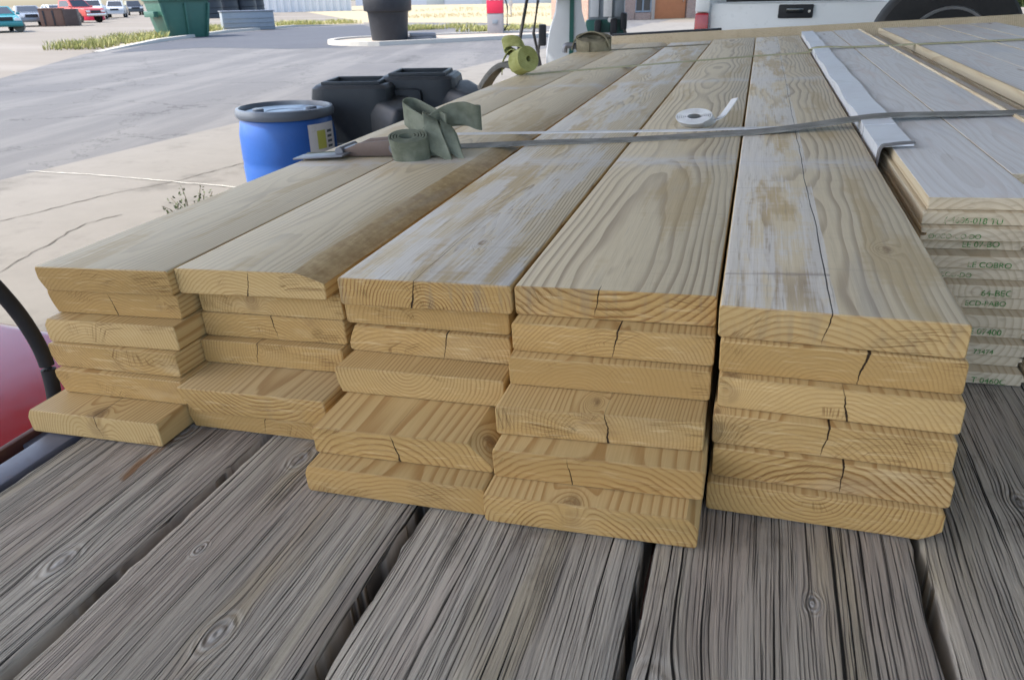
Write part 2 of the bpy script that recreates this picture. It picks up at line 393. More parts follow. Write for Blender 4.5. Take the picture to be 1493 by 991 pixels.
YARD = ground_mat('gravel', (.145, .127, .105), (.215, .194, .165), (.26, .246, .22), 'yard')
ROAD = ground_mat('asphalt', (.092, .091, .094), (.142, .140, .138), (.19, .186, .178), 'road')
DARKROAD = ground_mat('dark_asphalt', (.052, .056, .068), (.095, .10, .112), (.15, .15, .15), 'slabless')
SLAB = ground_mat('concrete', (.145, .135, .118), (.235, .222, .20), (.18, .17, .155), 'slab')
KERB = ground_mat('kerb_concrete', (.34, .325, .29), (.48, .46, .42), (.24, .22, .2), 'slabless')
DIRT = ground_mat('pebbles', (.24, .20, .16), (.40, .35, .29), (.5, .47, .42), 'slabless')
STRAW = ground_mat('dry_grass_soil', (.30, .25, .16), (.38, .33, .225), (.25, .235, .12), 'slabless')

def plain(name, c, rough=.5, spec=.4, metal=0):
    return grimy(name, c, rough, .12, 8, tuple(k*.6 for k in c), .25, 0, metal, spec)
M_ = dict(
 blue=grimy('blue_plastic', (.022, .105, .40), .38, .22, 7, (.016, .065, .24), .3),
 lid=grimy('grey_rim', (.11, .13, .165), .4, .2, 9),
 blueblack=grimy('dark_plastic', (.017, .024, .034), .5, .25, 5, (.10, .10, .10), .25),
 blacktop=grimy('black_plastic', (.016, .018, .024), .5, .3, 6, (.05, .05, .055), .3),
 rubber=grimy('black_rubber', (.018, .018, .02), .75, .3, 12, (.06, .055, .05), .4),
 steel=grimy('worn_steel', (.20, .21, .24), .45, .3, 15, (.10, .07, .05), .4, metal=.5),
 rim=grimy('grey_rim_metal', (.42, .43, .46), .35, .2, 9, metal=.6),
 rust=grimy('rusty_red_steel', (.095, .032, .022), .6, .4, 14, (.16, .075, .03), .5),
 railblue=grimy('bluish_steel_rail', (.135, .14, .18), .5, .3, 16, (.15, .09, .06), .4, metal=.2),
 red=grimy('glossy_red', (.34, .008, .018), .2, .12, 4, (.16, .006, .014), .3, spec=.5),
 white=grimy('white_paint', (.76, .785, .82), .3, .06, 3, (.48, .48, .48), .2, spec=.6),
 offwhite=grimy('white_vinyl', (.66, .675, .72), .45, .06, 5, (.45, .45, .44), .35),
 glass=plain('dark_glass', (.02, .025, .03), .1, .8), lampred=plain('red_lamp', (.42, .012, .025), .18, .7),
 olive=None, grey=None, yel=None, whiteweb=None, tan=None,
 green=grimy('green_paint', (.030, .105, .082), .45, .2, 4, (.10, .09, .06), .3),
 brown=grimy('brown_steel', (.16, .085, .060), .6, .3, 5, (.08, .05, .04), .5),
 shed=grimy('white_metal_sheet', (.62, .62, .62), .5, .1, 2, (.4, .36, .3), .3),
 ware=grimy('grey_blue_metal', (.24, .28, .36), .5, .1, 2), trough=grimy('galvanised', (.20, .235, .27), .5, .2, 4),
 teal=plain('teal_car_paint', (.015, .20, .22), .22, .6), greycar=plain('grey_car_paint', (.16, .18, .21), .22, .6),
 redcar=plain('faded_red_paint', (.46, .070, .060), .35, .5), darkcar=plain('dark_car_paint', (.03, .035, .045), .25, .6),
 whitecar=plain('white_car_paint', (.66, .67, .68), .28, .5), silver=plain('silver_car_paint', (.40, .42, .44), .28, .5),
 chrome=plain('chrome', (.5, .5, .52), .2, .6, .8),
 dgreen=grimy('dark_green_trim', (.012, .085, .075), .4, .2, 6), pump=grimy('pump_panel', (.50, .53, .57), .4, .08, 4, (.36, .36, .35), .3),
 kiosk=grimy('kiosk_grey', (.26, .25, .26), .5, .15, 6), kred=plain('kiosk_red', (.55, .02, .06), .4), kpur=plain('kiosk_purple', (.10, .03, .16), .4),
 slab=grimy('stone', (.20, .20, .21), .8, .3, 6), door=grimy('orange_brown_door', (.36, .135, .055), .6, .25, 3, (.20, .08, .04), .4),
 ink=None, paper=grimy('paper', (.60, .60, .62), .6, .06, 10),
 lemon=plain('lemon_print', (.45, .46, .10), .6), print=plain('dark_print', (.07, .09, .12), .6), soil=DIRT,
 canopy=grimy('canopy_white', (.50, .50, .49), .6, .06, 1), twig=plain('stem', (.12, .10, .05), .7),
)
def ink_mat():
    t = T('green_ink', .85, .1); p = t.coord(); n = t.noise(p, 420, 3, .7); n2 = t.noise(p, 70, 2)
    t.base(t.mix(t.sstep(n*.6+n2*.4, .46, .56), (.055, .20, .05), (.46, .40, .27))); return t.m
M_['ink'] = ink_mat()
def web_mat(name, c, c2):
    t = T(name, .8, .15); p = t.coord(); x, y, z = t.sep(p)
    wv = t.fn('SINE', (x+z*.7)*2400)*t.fn('SINE', (y+z*.6)*2400); n = t.noise(p, 18, 4, .6)
    t.base(t.mix(t.sstep(n+wv*.08, .35, .7), c, c2)); t.bump(wv*.5+n, .0007, .5); return t.m
M_['olive'] = web_mat('olive_webbing', (.135, .150, .112), (.250, .268, .212))
M_['grey'] = web_mat('grey_webbing', (.185, .18, .165), (.30, .295, .275))
M_['yel'] = web_mat('yellow_green_webbing', (.27, .28, .095), (.40, .41, .17))
M_['whiteweb'] = web_mat('white_webbing', (.62, .62, .63), (.74, .74, .75))
M_['tan'] = web_mat('tan_webbing', (.19, .17, .12), (.29, .27, .20))
M_['tanyel'] = web_mat('faded_yellow_webbing', (.40, .38, .24), (.52, .50, .35))
def brick_mat():
    t = T('brick', .85, .2); n = t.N.new('ShaderNodeTexBrick'); p = t.coord('Object'); x, y, z = t.sep(p)
    t.L.new(t.comb(x, z, 0.0).o, n.inputs['Vector']); n.inputs['Scale'].default_value = 4.5
    n.inputs['Color1'].default_value = (.30, .19, .15, 1); n.inputs['Color2'].default_value = (.22, .145, .12, 1); n.inputs['Mortar'].default_value = (.40, .36, .32, 1)
    t.L.new(n.outputs['Color'], t.b.inputs['Base Color']); return t.m
BRICK = brick_mat()
def leaf_mat(name, a, b):
    t = T(name, .7, .2); g = t.N.new('ShaderNodeNewGeometry'); r = V(t, g.outputs['Random Per Island'])
    t.base(t.mix(r, a, b)); return t.m
GRASS = leaf_mat('grass_blades', (.20, .225, .06), (.42, .38, .17))
STRAWBL = leaf_mat('straw_blades', (.36, .29, .14), (.52, .45, .26))
WEED = leaf_mat('weed_leaves', (.035, .055, .022), (.10, .125, .055))
HEDGE = leaf_mat('far_leaves', (.03, .055, .02), (.09, .12, .045))

# ================================================================== GROUND
def sheet(name, pts, z, mat):
    b = MB(); b.face([(p[0], p[1], z) for p in pts]); o = b.build(name, mat); tag(o, kind='structure'); return o
sheet('ground', [(-500, -300), (500, -300), (500, 700), (-500, 700)], 0, YARD)
kl = [G(*q) for q in ((140, 76), (230, 62), (330, 48), (430, 40), (530, 36))]
road_pts = [(-6.62, -60), (-6.62, 60), (-10.5, 60)] + [(-24.5, 52)] + [tuple(p[:2]) for p in reversed(kl)] + [tuple(G(120, 80)[:2]), tuple(G(0, 115)[:2]), (-17, 5), (-19, -60)]
sheet('road', road_pts, .004, ROAD)
dk = [G(*q) for q in ((160, 78), (300, 70), (420, 72), (500, 70), (545, 58), (560, 45), (530, 37.2), (430, 41.2), (330, 49.5), (230, 63.5))]
sheet('asphalt_patch', [tuple(p[:2]) for p in dk], .008, DARKROAD)
sheet('concrete_apron', [(-6.62, -60), (30, -60), (30, 46), (-6.9, 46)], .008, SLAB)
fld = [G(*q) for q in ((535, 33), (700, 33.5), (800, 38), (880, 30), (1000, 28))]
sheet('dry_field', [tuple(p[:2]) for p in fld] + [(60, 260), (-120, 260), (-80, 120)], .005, STRAW)
sheet('verge', [tuple(p[:2]) for p in (G(148, 73), G(230, 60), G(330, 46.5), G(430, 38.8), G(530, 34.8), G(530, 31), G(420, 34), G(325, 40), G(225, 52))], .006, STRAW)
def kerb(name, pts, w, h, mat, closed=False):
    b = MB(); n = len(pts); q = []
    for i, p in enumerate(pts):
        a = pts[(i-1) % n] if (closed or i) else p; c = pts[(i+1) % n] if (closed or i < n-1) else p
        d = Vector((c[0]-a[0], c[1]-a[1])).normalized(); nv = Vector((-d.y, d.x))
        q.append([b.bm.verts.new((p[0]+nv.x*s, p[1]+nv.y*s, z)) for s, z in ((-w/2, .001), (-w/2*.9, h), (w/2*.9, h), (w/2, .001))])
    for i in range(n if closed else n-1):
        a, c = q[i], q[(i+1) % n]
        for k in range(3): b.bm.faces.new((a[k], a[k+1], c[k+1], c[k]))
    if not closed:
        for r_ in (q[0], q[-1]):
            for v in r_: v.co.z = min(v.co.z, .012)
    o = b.build(name, mat, smooth=False); tag(o, kind='structure'); return o
kerb('kerb', [tuple(p[:2]) for p in kl], .28, .13, KERB)
# island with the planter: stretched loop
ctr = G(566, 62); isl = []
rt = Vector((.946, .324, 0)); aw = Vector((-.324, .946, 0))
for i in range(40):
    th = 2*math.pi*i/40; u = math.cos(th)
    a = 2.1*u if u < 0 else 9.5*u
    isl.append(tuple((ctr + rt*a + aw*(2.3*math.sin(th)*(1 if u < 0 else 1-.35*u*u) + max(0, u)*5.0))[:2]))
kerb('island_kerb', isl, .25, .15, KERB, True)
sheet('island_ground', isl, .09, DIRT)
# joints and cracks of the concrete
JOINT = plain('joint_filler', (.115, .105, .09), .9, .1); JOINTW = grimy('spalled_filler', (.52, .50, .44), .85, .35, 9, (.2, .18, .14), .6, .004)
def strip(name, pts, w, mat, z=.012, jit=.012):
    b = MB(); P = []
    for a, c in zip(pts, pts[1:]):
        n = max(2, int((Vector(c)-Vector(a)).length/.07))
        P += [Vector(a).lerp(Vector(c), i/n) for i in range(n)]
    P.append(Vector(pts[-1])); prev = None
    for i, p in enumerate(P):
        d = (P[min(i+1, len(P)-1)]-P[max(i-1, 0)]).normalized(); nv = Vector((-d.y, d.x)); p = p+nv*random.uniform(-jit, jit)
        ww = w*random.uniform(.2, .75); cur = [b.bm.verts.new((*(p+nv*s*ww/2), z)) for s in (-1, 1)]
        if prev: b.bm.faces.new((prev[0], prev[1], cur[1], cur[0]))
        prev = cur
    o = b.build(name, mat); tag(o, kind='structure'); return o
g2 = lambda q: tuple(G(*q)[:2])
strip('pavement_joint', [g2((40, 251)), g2((150, 258)), g2((250, 267)), g2((420, 282))], .035, JOINTW, .0165)
strip('pavement_joint', [(-5.55, -3), (-5.45, 3.93), (-5.30, 4.9), (-5.1, 5.4), (-4.9, 7.2), (-4.8, 18)], .022, JOINT)
strip('pavement_crack', [g2((-60, 430)), g2((0, 398)), g2((60, 365)), g2((100, 340)), g2((125, 327)), g2((180, 315))], .020, JOINT, jit=.02)
strip('pavement_joint', [(-6.6, 11.3), (2, 11.9)], .03, JOINT); strip('pavement_joint', [(-6.6, 17.2), (2, 17.8)], .03, JOINT)
strip('pavement_crack', [(-6.55, 8.6), (-6.0, 8.4), (-5.1, 8.9), (-4.2, 8.7)], .02, JOINT, .0165, .03)

# ================================================================== GRASS (stuff)
def blades(name, areas, mat, seed):
    rnd = random.Random(seed); b = MB()
    for (p0, p1, wd, n, h0, h1) in areas:
        p0, p1 = Vector(p0), Vector(p1); d = (p1-p0); nv = Vector((-d.y, d.x)).normalized()
        for i in range(n):
            t = rnd.random(); cl = mnoise.noise(Vector((t*d.length*.5, seed, 0)))
            if rnd.random() > .55+cl: continue
            c = p0+d*t+nv*rnd.uniform(0, wd); h = rnd.uniform(h0, h1)*(1+.6*cl); a = rnd.uniform(0, 6.28)
            for k in range(3):
                a += 2.1; ww = .018; e = Vector((math.cos(a), math.sin(a)))*h*rnd.uniform(.2, .6)
                s_ = Vector((-math.sin(a), math.cos(a)))*ww
                z0 = .01
                b.face([(c.x-s_.x, c.y-s_.y, z0), (c.x+s_.x, c.y+s_.y, z0), (c.x+e.x*.5+s_.x*.7, c.y+e.y*.5+s_.y*.7, h*.7), (c.x+e.x, c.y+e.y, h)])
    return tag(b.build(name, mat), kind='stuff')
gk = [g2(q) for q in ((150, 72.5), (230, 59.5), (330, 46), (430, 38.5), (530, 34.5))]
o = blades('grass', [(gk[0], gk[1], 2.2, 900, .12, .34), (gk[1], gk[2], 2.4, 900, .12, .36), (gk[2], gk[3], 3.2, 900, .12, .36), (gk[3], gk[4], 3.2, 800, .12, .34),
   (g2((590, 46)), g2((700, 41)), 2.5, 1000, .12, .3), (g2((720, 48)), g2((800, 41)), 2.2, 800, .12, .3)], GRASS, 3)
tag(o, 'tufts of yellow-green grass along the kerbs beyond the road', 'grass')
o = blades('dry_grass', [(g2((540, 28)), g2((800, 25)), 14, 900, .08, .22), (g2((540, 19)), g2((800, 16)), 30, 700, .1, .3)], STRAWBL, 9)
tag(o, 'dry straw-coloured grass on the field in the distance', 'grass')

# ================================================================== FAR BUILDINGS
def rot_to(px_a, px_b):
    a, b_ = G(*px_a), G(*px_b); return a, b_, math.atan2(b_.y-a.y, b_.x-a.x), (b_-a).length
a, b_, rz, ln = rot_to((380, 19), (513, 16))
e = tag(empty('metal_shed', a, rz), 'white ribbed metal shed wall behind the grey trough', 'shed')
mb = MB(); n = int(ln/.9)
prof = []
for i in range(n):
    x0 = ln*i/n; st = ln/n
    prof += [(x0, 0), (x0+st*.32, 0), (x0+st*.42, .16), (x0+st*.9, .16)]
prof += [(ln, 0), (ln, 6), (0, 6)]
mb.prism(prof, 0, 4.2, 'Z'); mb.build('wall', M_['shed'], e)
MB().prism([(-.3, 4.25), (-.3, 4.4), (3, 5.4), (6.4, 4.4), (6.4, 4.25)], -.2, ln+.2, 'X').build('roof', M_['trough'], e)
a, b_, rz, ln = rot_to((519, 9), (860, 4))
e = tag(empty('warehouse', a, rz), 'long grey-blue warehouse far behind the dry field', 'warehouse')
MB().box((ln/2, 9, 2.6), (ln, 18, 5.2)).build('wall', M_['ware'], e, bevel=.03)
MB().prism([(-.5, 5.2), (9, 7.6), (18.5, 5.2), (9, 5.25)], -.4, ln+.4, 'X').build('roof', M_['trough'], e)
for k in range(4): MB().box((ln*(.12+.24*k), -.06, 1.8), (4.2, .08, 3.6)).build('roller_door', M_['trough'], e, bevel=.02)
# brick building
a = G(868, 31); b_ = G(1030, 26); rz = math.atan2(b_.y-a.y, b_.x-a.x); ln = (b_-a).length
e = tag(empty('brick_building', a, rz), 'brown brick building front with an orange-brown door', 'building')
U = lambda px: ln*(px-868)/162
mb = MB()
mb.box((U(893), .2, 2.2), (U(923)-U(862), .4, 4.4)).box(((U(923)+U(1060))/2, .2, 3.7), (U(1060)-U(923), .4, 1.4)).box((U(1030), .2, 1.5), (U(1060)-U(999), .4, 3.0))
mb.box((U(934), .2, .2), (U(947)-U(923), .4, .4)); mb.box(((U(862)+U(1060))/2, 3.2, 2.2), (U(1060)-U(862), 5.5, 4.4)); mb.build('wall', BRICK, e)
f = MB().box((U(934.5), .12, 1.7), (U(947)-U(923)-.02, .1, 2.58)).build('window', M_['glass'], e)
mb = MB()
for xx in (U(923)+.05, U(934.5), U(946)): mb.box((xx, .05, 1.7), (.09, .06, 2.56))
for zz in (.48, 1.5, 2.9): mb.box((U(934.5), .055, zz), (U(946)-U(923), .05, .09))
mb.build('frame', M_['trough'], f)
MB().box((U(949), .16, 1.5), (.22, .42, 3.0)).build('pilaster', grimy('stone_trim', (.34, .29, .25), .8), e, bevel=.02)
d = MB().box(((U(951)+U(998))/2, .14, 1.49), (U(998)-U(951)-.04, .12, 2.96)).build('door', M_['door'], e, bevel=.01)
MB().box((U(996)-.15, .05, 1.1), (.05, .08, .2)).build('handle', M_['chrome'], d, bevel=.01)
MB().box((ln/2, 3, 4.5), (ln+.9, 6.6, .2)).build('roof', M_['trough'], e, bevel=.03)
# far hedge at right
def bush(name, loc, rx, ry, rzv, n, mat, seed, leaf=.16):
    rnd = random.Random(seed); b = MB()
    for i in range(n):
        th = rnd.uniform(0, 6.28); ph = math.acos(rnd.uniform(-.2, 1)); rr = rnd.uniform(.72, 1.08)*(1+.25*mnoise.noise(Vector((math.cos(th)*2, math.sin(th)*2, ph*2+seed))))
        c = Vector((rx*rr*math.sin(ph)*math.cos(th), ry*rr*math.sin(ph)*math.sin(th), max(.05, rzv*rr*math.cos(ph)+rzv*.15)))
        a = Vector((rnd.gauss(0, 1), rnd.gauss(0, 1), rnd.gauss(0, 1))).normalized(); u = a.orthogonal().normalized()*leaf*rnd.uniform(.6, 1.3); v = a.cross(u)*.6
        b.face([c-u, c-v*.8, c+u, c+v*.8])
    return b.build(name, mat, loc=None)
for i, (px, py, s_, lb) in enumerate(((1463, 7, 3.2, 'dark green hedge bush at the far right, left of its neighbour'), (1500, 6, 3.6, 'dark green hedge bush at the far right edge, partly cut off'))):
    o = bush('hedge_bush', None, s_*1.3, s_, s_*.8, 2600, HEDGE, 40+i, .3); o.location = G(px, py+3); tag(o, lb, 'bush', 'far hedge bushes')

# ================================================================== YARD OBJECTS
# black planter
pp = G(569, 62.5); pp.z = .09
e = tag(empty('planter', pp), 'huge black tapered planter pot with a thick rim on the road island', 'planter')
MB().lathe([(.62, 0), (.66, .02), (.74, .93), (.76, .98), (.85, .99), (.87, 1.03), (.90, 1.62), (.88, 1.66), (.82, 1.66), (.80, 1.6), (.74, 1.2), (0.01, 1.2)], 48).build('pot', M_['blacktop'], e, smooth=True)
MB().lathe([(.01, 1.50), (.5, 1.54), (.81, 1.46)], 32, caps=False).build('soil', DIRT, e, smooth=True)
for i, (dx_, dy_, zz, rr) in enumerate(((.95, .35, 0, .1), (.98, .42, .11, .5))):
    q = pp + rt*(dx_+.2) + aw*dy_
    o = MB().box((0, 0, .05), (.95, .7, .10)).build('stone_slab', M_['slab'], bevel=.015); o.location = (q.x, q.y, .09+zz); o.rotation_euler = (0, 0, rr)
    tag(o, ('grey stone slab lying on the island beside the planter, the lower one', 'grey stone slab lying on top of another slab beside the planter')[i], 'stone slab', 'stone slabs by the planter')
# service machine
q = G(723, 52); 
e = tag(empty('service_machine', (q.x, q.y, .09), .25), 'grey kerbside service machine with a red front panel and dark purple top', 'vending machine')
MB().box((0, 0, .38), (.66, .5, .76)).build('cabinet', M_['kiosk'], e, bevel=.015)
MB().box((0, -.01, 1.02), (.68, .5, .50)).build('red_panel', M_['kred'], e, bevel=.015)
h = MB().box((0, -.01, 1.60), (.66, .48, .64)).build('head', M_['kpur'], e, bevel=.02)
for k, xx in enumerate((-.2, .0, .2)): MB().lathe([(.06, 0), (.06, .02)], 12, mat=Matrix.Translation((xx, -.25, 1.33)) @ Matrix.Rotation(R(90), 4, 'X')).build('button', M_['whitecar'], h)
MB().tube([(.36, -.1, .1), (.5, -.15, .3), (.52, -.1, 1.0), (.4, 0, 1.4)], .03).build('hose', M_['rubber'], e, smooth=True)
MB().box((0, -.262, .45), (.22, .012, .16)).build('hatch', M_['trough'], e, bevel=.004)
q = G(745, 25); o = MB().cyl((0, 0, 0), (0, 0, 1.5), .05, n=10).box((0, -.02, 1.0), (.3, .04, .4)).build('meter_post', M_['kiosk'], bevel=.004); o.location = q
tag(o, 'thin grey post with a small box on the dry field', 'post')

# green dumpster
q = G(262, 53); q = G(254, 56); e = tag(empty('dumpster', (q.x, q.y, .01), R(62)), 'dark green steel dumpster with tapered sides on the grassy verge', 'dumpster')
wb, wt, db, dt, hh = 1.75, 2.25, 1.5, 1.9, 1.55
mb = MB(); mb.prism([(-.25, -.2), (-.25+wb, -.2), (-.25+wb, db-.2), (-.25, db-.2)], .0, hh, 'Z', top=[(-.25-(wt-wb)/2, -.2-.12), (-.25+wb+(wt-wb)/2, -.2-.12), (-.25+wb+(wt-wb)/2, dt-.3), (-.25-(wt-wb)/2, dt-.3)])
mb.build('body', M_['green'], e, bevel=.02)
mb = MB()
for k in range(3):
    t_ = k/2; x0 = -.22+t_*(wb-.06); x1 = -.25-(wt-wb)/2+.03+t_*(wt-.06)
    mb.prism([(x0-.05, -.30), (x0+.05, -.30), (x0+.05, -.18), (x0-.05, -.18)], .02, hh-.1, 'Z', top=[(x1-.05, -.42), (x1+.05, -.42), (x1+.05, -.3), (x1-.05, -.3)])
mb.build('rib', M_['green'], e, bevel=.01)
MB().box((wb/2-.25, dt/2-.36, hh+.05), (wt+.12, dt+.16, .12)).build('top_rail', M_['green'], e, bevel=.02)
MB().prism([(-.48, hh+.12), (dt-.28, hh+.12), (dt-.28, hh+.5), (.2, hh+.42)], -.25-(wt-wb)/2, -.25+wb+(wt-wb)/2, 'X').build('lid', M_['dgreen'], e, bevel=.03)
MB().box((-.62, dt/2-.4, 1.0), (.22, 1.2, .24)).build('lift_pocket', M_['green'], e, bevel=.02)
# trough and dark tanks
a = G(327, 46); b_ = G(402, 43.5); rz = math.atan2(b_.y-a.y, b_.x-a.x); ln = (b_-a).length
e = tag(empty('trough', a, rz), 'long low grey galvanised trough on the verge right of the dumpster', 'trough')
mb = MB(); mb.prism([(0, 0), (ln, 0), (ln, .9), (0, .9)], .02, .96, 'Z'); mb.build('body', M_['trough'], e, bevel=.03)
mb = MB()
for zz in (.2, .42, .64): mb.box((ln/2, -.012, zz), (ln-.1, .05, .05))
mb.build('ridge', M_['trough'], e, bevel=.015)
MB().box((ln/2, .45, .985), (ln+.1, 1.0, .06)).build('rim', M_['steel'], e, bevel=.02)
for i, (px, py, r_, h_) in enumerate(((306, 27, 1.35, 2.6), (333, 25, 1.2, 2.3), (358, 24, 1.3, 2.5), (372, 22, 1.2, 2.4))):
    o = MB().lathe([(r_*.98, 0), (r_, .05), (r_*.96, .4), (r_, .45), (r_*.96, .9), (r_, .95), (r_*.96, 1.5), (r_, 1.55), (r_*.97, h_*.85), (r_*.5, h_), (.25, h_+.08), (.01, h_+.08)], 28).build('storage_tank', M_['blueblack'], smooth=True)
    o.location = G(px, py); tag(o, ('dark plastic storage tank standing closest to the green dumpster', 'shorter dark storage tank, second from the dumpster', 'dark storage tank behind the trough, third from the dumpster', 'dark storage tank next to the white shed wall')[i], 'tank', 'dark storage tanks')
a = G(296, 27.5); b_ = G(326, 26.5); mb = MB()
for t_ in (0, .5, 1): p = a.lerp(b_, t_); mb.cyl((p.x, p.y, 0), (p.x, p.y, 1.4), .04, n=8)
for zz in (.7, 1.35): mb.cyl((a.x, a.y, zz), (b_.x, b_.y, zz), .035, n=8)
o = mb.build('rail_fence', M_['rim']); tag(o, 'low pale pipe rail between the dumpster and the trough', 'fence')

# --- cars
def wheel(parent, x, y, r=.33, wd=.22, rimc='rim'):
    sgn = 1 if y > 0 else -1
    mt = Matrix.Translation((x, y-sgn*wd, r)) @ Matrix.Rotation(R(-90*sgn), 4, 'X')
    wl = MB().lathe([(r*.62, 0), (r*.95, .0), (r, .03), (r, wd-.03), (r*.95, wd), (r*.64, wd-.005), (r*.62, wd-.03)], 28, mat=mt, caps=True).build('wheel', M_['rubber'], parent, smooth=True)
    MB().lathe([(r*.62, wd-.05), (r*.6, wd-.012), (r*.5, wd-.03), (r*.2, wd-.01), (.01, wd-.01)], 20, mat=mt).build('rim', M_[rimc], wl, smooth=True)
def car(loc, rz, kind, paint, label, name, cat):
    e = tag(empty(name, loc, rz), label, cat, 'vehicles parked in the far yard')
    if kind == 'sedan':
        L, Wd, low = 2.3, .88, [(-2.3, .32), (-2.28, .82), (-2.1, .93), (-1.55, .96), (.95, .97), (2.05, .82), (2.28, .66), (2.3, .32)]
        cab, ct, zt = [(-1.75, .95), (-1.1, 1.42), (.25, 1.43), (1.1, .96)], .70, .95
        ax = (-1.4, 1.4); wr = .32
    elif kind == 'suv':
        L, Wd, low = 2.3, .92, [(-2.3, .4), (-2.3, 1.0), (-2.2, 1.08), (1.0, 1.10), (2.1, 1.0), (2.28, .8), (2.3, .4)]
        cab, ct, zt = [(-2.2, 1.07), (-1.95, 1.72), (.2, 1.74), (.95, 1.09)], .74, 1.08
        ax = (-1.4, 1.4); wr = .36
    else:
        L, Wd, low = 2.75, .98, [(-2.75, .5), (-2.75, 1.18), (-.62, 1.20), (-.6, 1.2), (1.1, 1.20), (2.55, 1.12), (2.72, .95), (2.75, .5)]
        cab, ct, zt = [(-.62, 1.19), (-.5, 1.84), (.62, 1.86), (1.2, 1.19)], .80, 1.19
        ax = (-1.65, 1.75); wr = .40
    MB().prism(low, -Wd, Wd, 'Y').build('body', M_[paint], e, bevel=.07, seg=3)
    b = MB(); k = ct/Wd; cx = sum(q[0] for q in cab)/4
    lo_, hi_ = [q for q in cab], None
    # cabin: sides lean in
    def side(sg): return [b.bm.verts.new((q[0], sg*(Wd*.97 if i in (0, 3) else ct), q[1])) for i, q in enumerate(cab)]
    l, r_ = side(1), side(-1)
    b.bm.faces.new(l); b.bm.faces.new(r_[::-1])
    for i in range(4): b.bm.faces.new((l[i], l[(i+1) % 4], r_[(i+1) % 4], r_[i]))
    b.build('cabin', M_[paint], e, bevel=.05, seg=2)
    # windows, 4 mm proud
    def lerp(p, q_, t): return tuple(p[i]+(q_[i]-p[i])*t for i in range(3))
    for sg in (1, -1):
        A0, A1, A2, A3 = [Vector((q[0], sg*(Wd*.97 if i in (0, 3) else ct), q[1])) for i, q in enumerate(cab)]
        nrm = Vector((0, sg, .35)).normalized()*.006
        def P(u, v): return (A0.lerp(A3, u)).lerp(A1.lerp(A2, u), v)+nrm
        segs = ((.07, .46), (.52, .90)) if kind != 'pickup' else ((.10, .86),)
        for u0, u1 in segs:
            MB().face([P(u0, .14), P(u1, .14), P(min(u1, .93), .86), P(max(u0, .06), .86)]).build('side_window', M_['glass'], e)
        MB().box((-.1, sg*(Wd+.004), zt-.14), (.2, .03, .04)).build('door_handle', M_['chrome'], e, bevel=.008)
        MB().box((cab[3][0]-.15, sg*(Wd+.09), zt+.08), (.10, .2, .14)).build('mirror', M_[paint], e, bevel=.03)
    for (i, j, nm, s_) in ((2, 3, 'windscreen', 1), (0, 1, 'rear_window', -1)):
        q0, q1 = cab[i], cab[j]; z0, z1 = (q1, q0) if q0[1] > q1[1] else (q0, q1)
        dz, dx_ = z1[1]-z0[1], z1[0]-z0[0]; nn_ = Vector((s_*abs(dz), 0, abs(dx_))).normalized()*.008
        pb = [Vector((z0[0]+dx_*t_, 0, z0[1]+dz*t_))+nn_ for t_ in (.12, .9)]
        MB().face([pb[0]+Vector((0, Wd*.84, 0)), pb[0]-Vector((0, Wd*.84, 0)), pb[1]-Vector((0, ct*.86, 0)), pb[1]+Vector((0, ct*.86, 0))]).build(nm, M_['glass'], e)
    for sx in (1, -1):
        MB().box((sx*(L+.03), 0, .50 if kind != 'pickup' else .62), (.14, Wd*1.9, .2)).build('bumper', M_['chrome' if kind == 'pickup' else paint], e, bevel=.03)
        for sy in (1, -1):
            zz = .74 if kind == 'sedan' else .92
            MB().box((sx*(L-.02), sy*Wd*.74, zz-.02), (.08, .34, .16)).build('headlight' if sx > 0 else 'tail_light', M_['whitecar' if sx > 0 else 'lampred'], e, bevel=.02)
    MB().box((L+.0, 0, .76 if kind == 'sedan' else .86), (.06, Wd*.95, .2)).build('grille', M_['blacktop'], e, bevel=.02)
    for x_ in ax:
        for sy in (1, -1):
            mt = Matrix.Translation((x_, sy*(Wd-.012), wr)) @ Matrix.Rotation(R(-90*sy), 4, 'X')
            MB().lathe([(wr*1.22, 0), (wr*1.22, .016)], 28, mat=mt).build('wheel_arch', M_['blacktop'], e)
            wheel(e, x_, sy*(Wd+.03), wr)
    if kind == 'pickup':
        MB().box((-1.72, 0, 1.2), (1.95, Wd*1.7, .03)).build('bed_liner', M_['blacktop'], e)
    return e
# facing towards the road (front to lower right)
fwd = R(-28)
car(G(2, 47), R(-30), 'sedan', 'teal', 'teal car at the far left edge of the yard, partly cut off', 'parked_car', 'car')
car(G(22, 41)+Vector((-2.2, 3.2, 0)), R(-35), 'sedan', 'greycar', 'dusty grey car parked between the teal car and the red pickup', 'parked_car', 'car')
car(G(66, 36)+Vector((-1.2, 4.2, 0)), R(-5), 'pickup', 'redcar', 'faded red pickup truck parked behind the brown steel bin', 'pickup_truck', 'pickup')
car(G(140, 28.5), R(-50), 'pickup', 'whitecar', 'white pickup truck parked nose-on right of the red pickup', 'pickup_truck', 'pickup')
car(G(172, 26.0), R(-50), 'suv', 'silver', 'silver off-roader parked right of the white pickup', 'parked_car', 'car')
car(G(197, 22.5), R(-40), 'suv', 'darkcar', 'dark off-roader farthest back, just left of the green dumpster', 'parked_car', 'car')
car(G(30, 30)+Vector((-4, 8, 0)), R(-20), 'sedan', 'whitecar', 'white car at the back, mostly hidden by the grey car and the red pickup', 'parked_car', 'car')
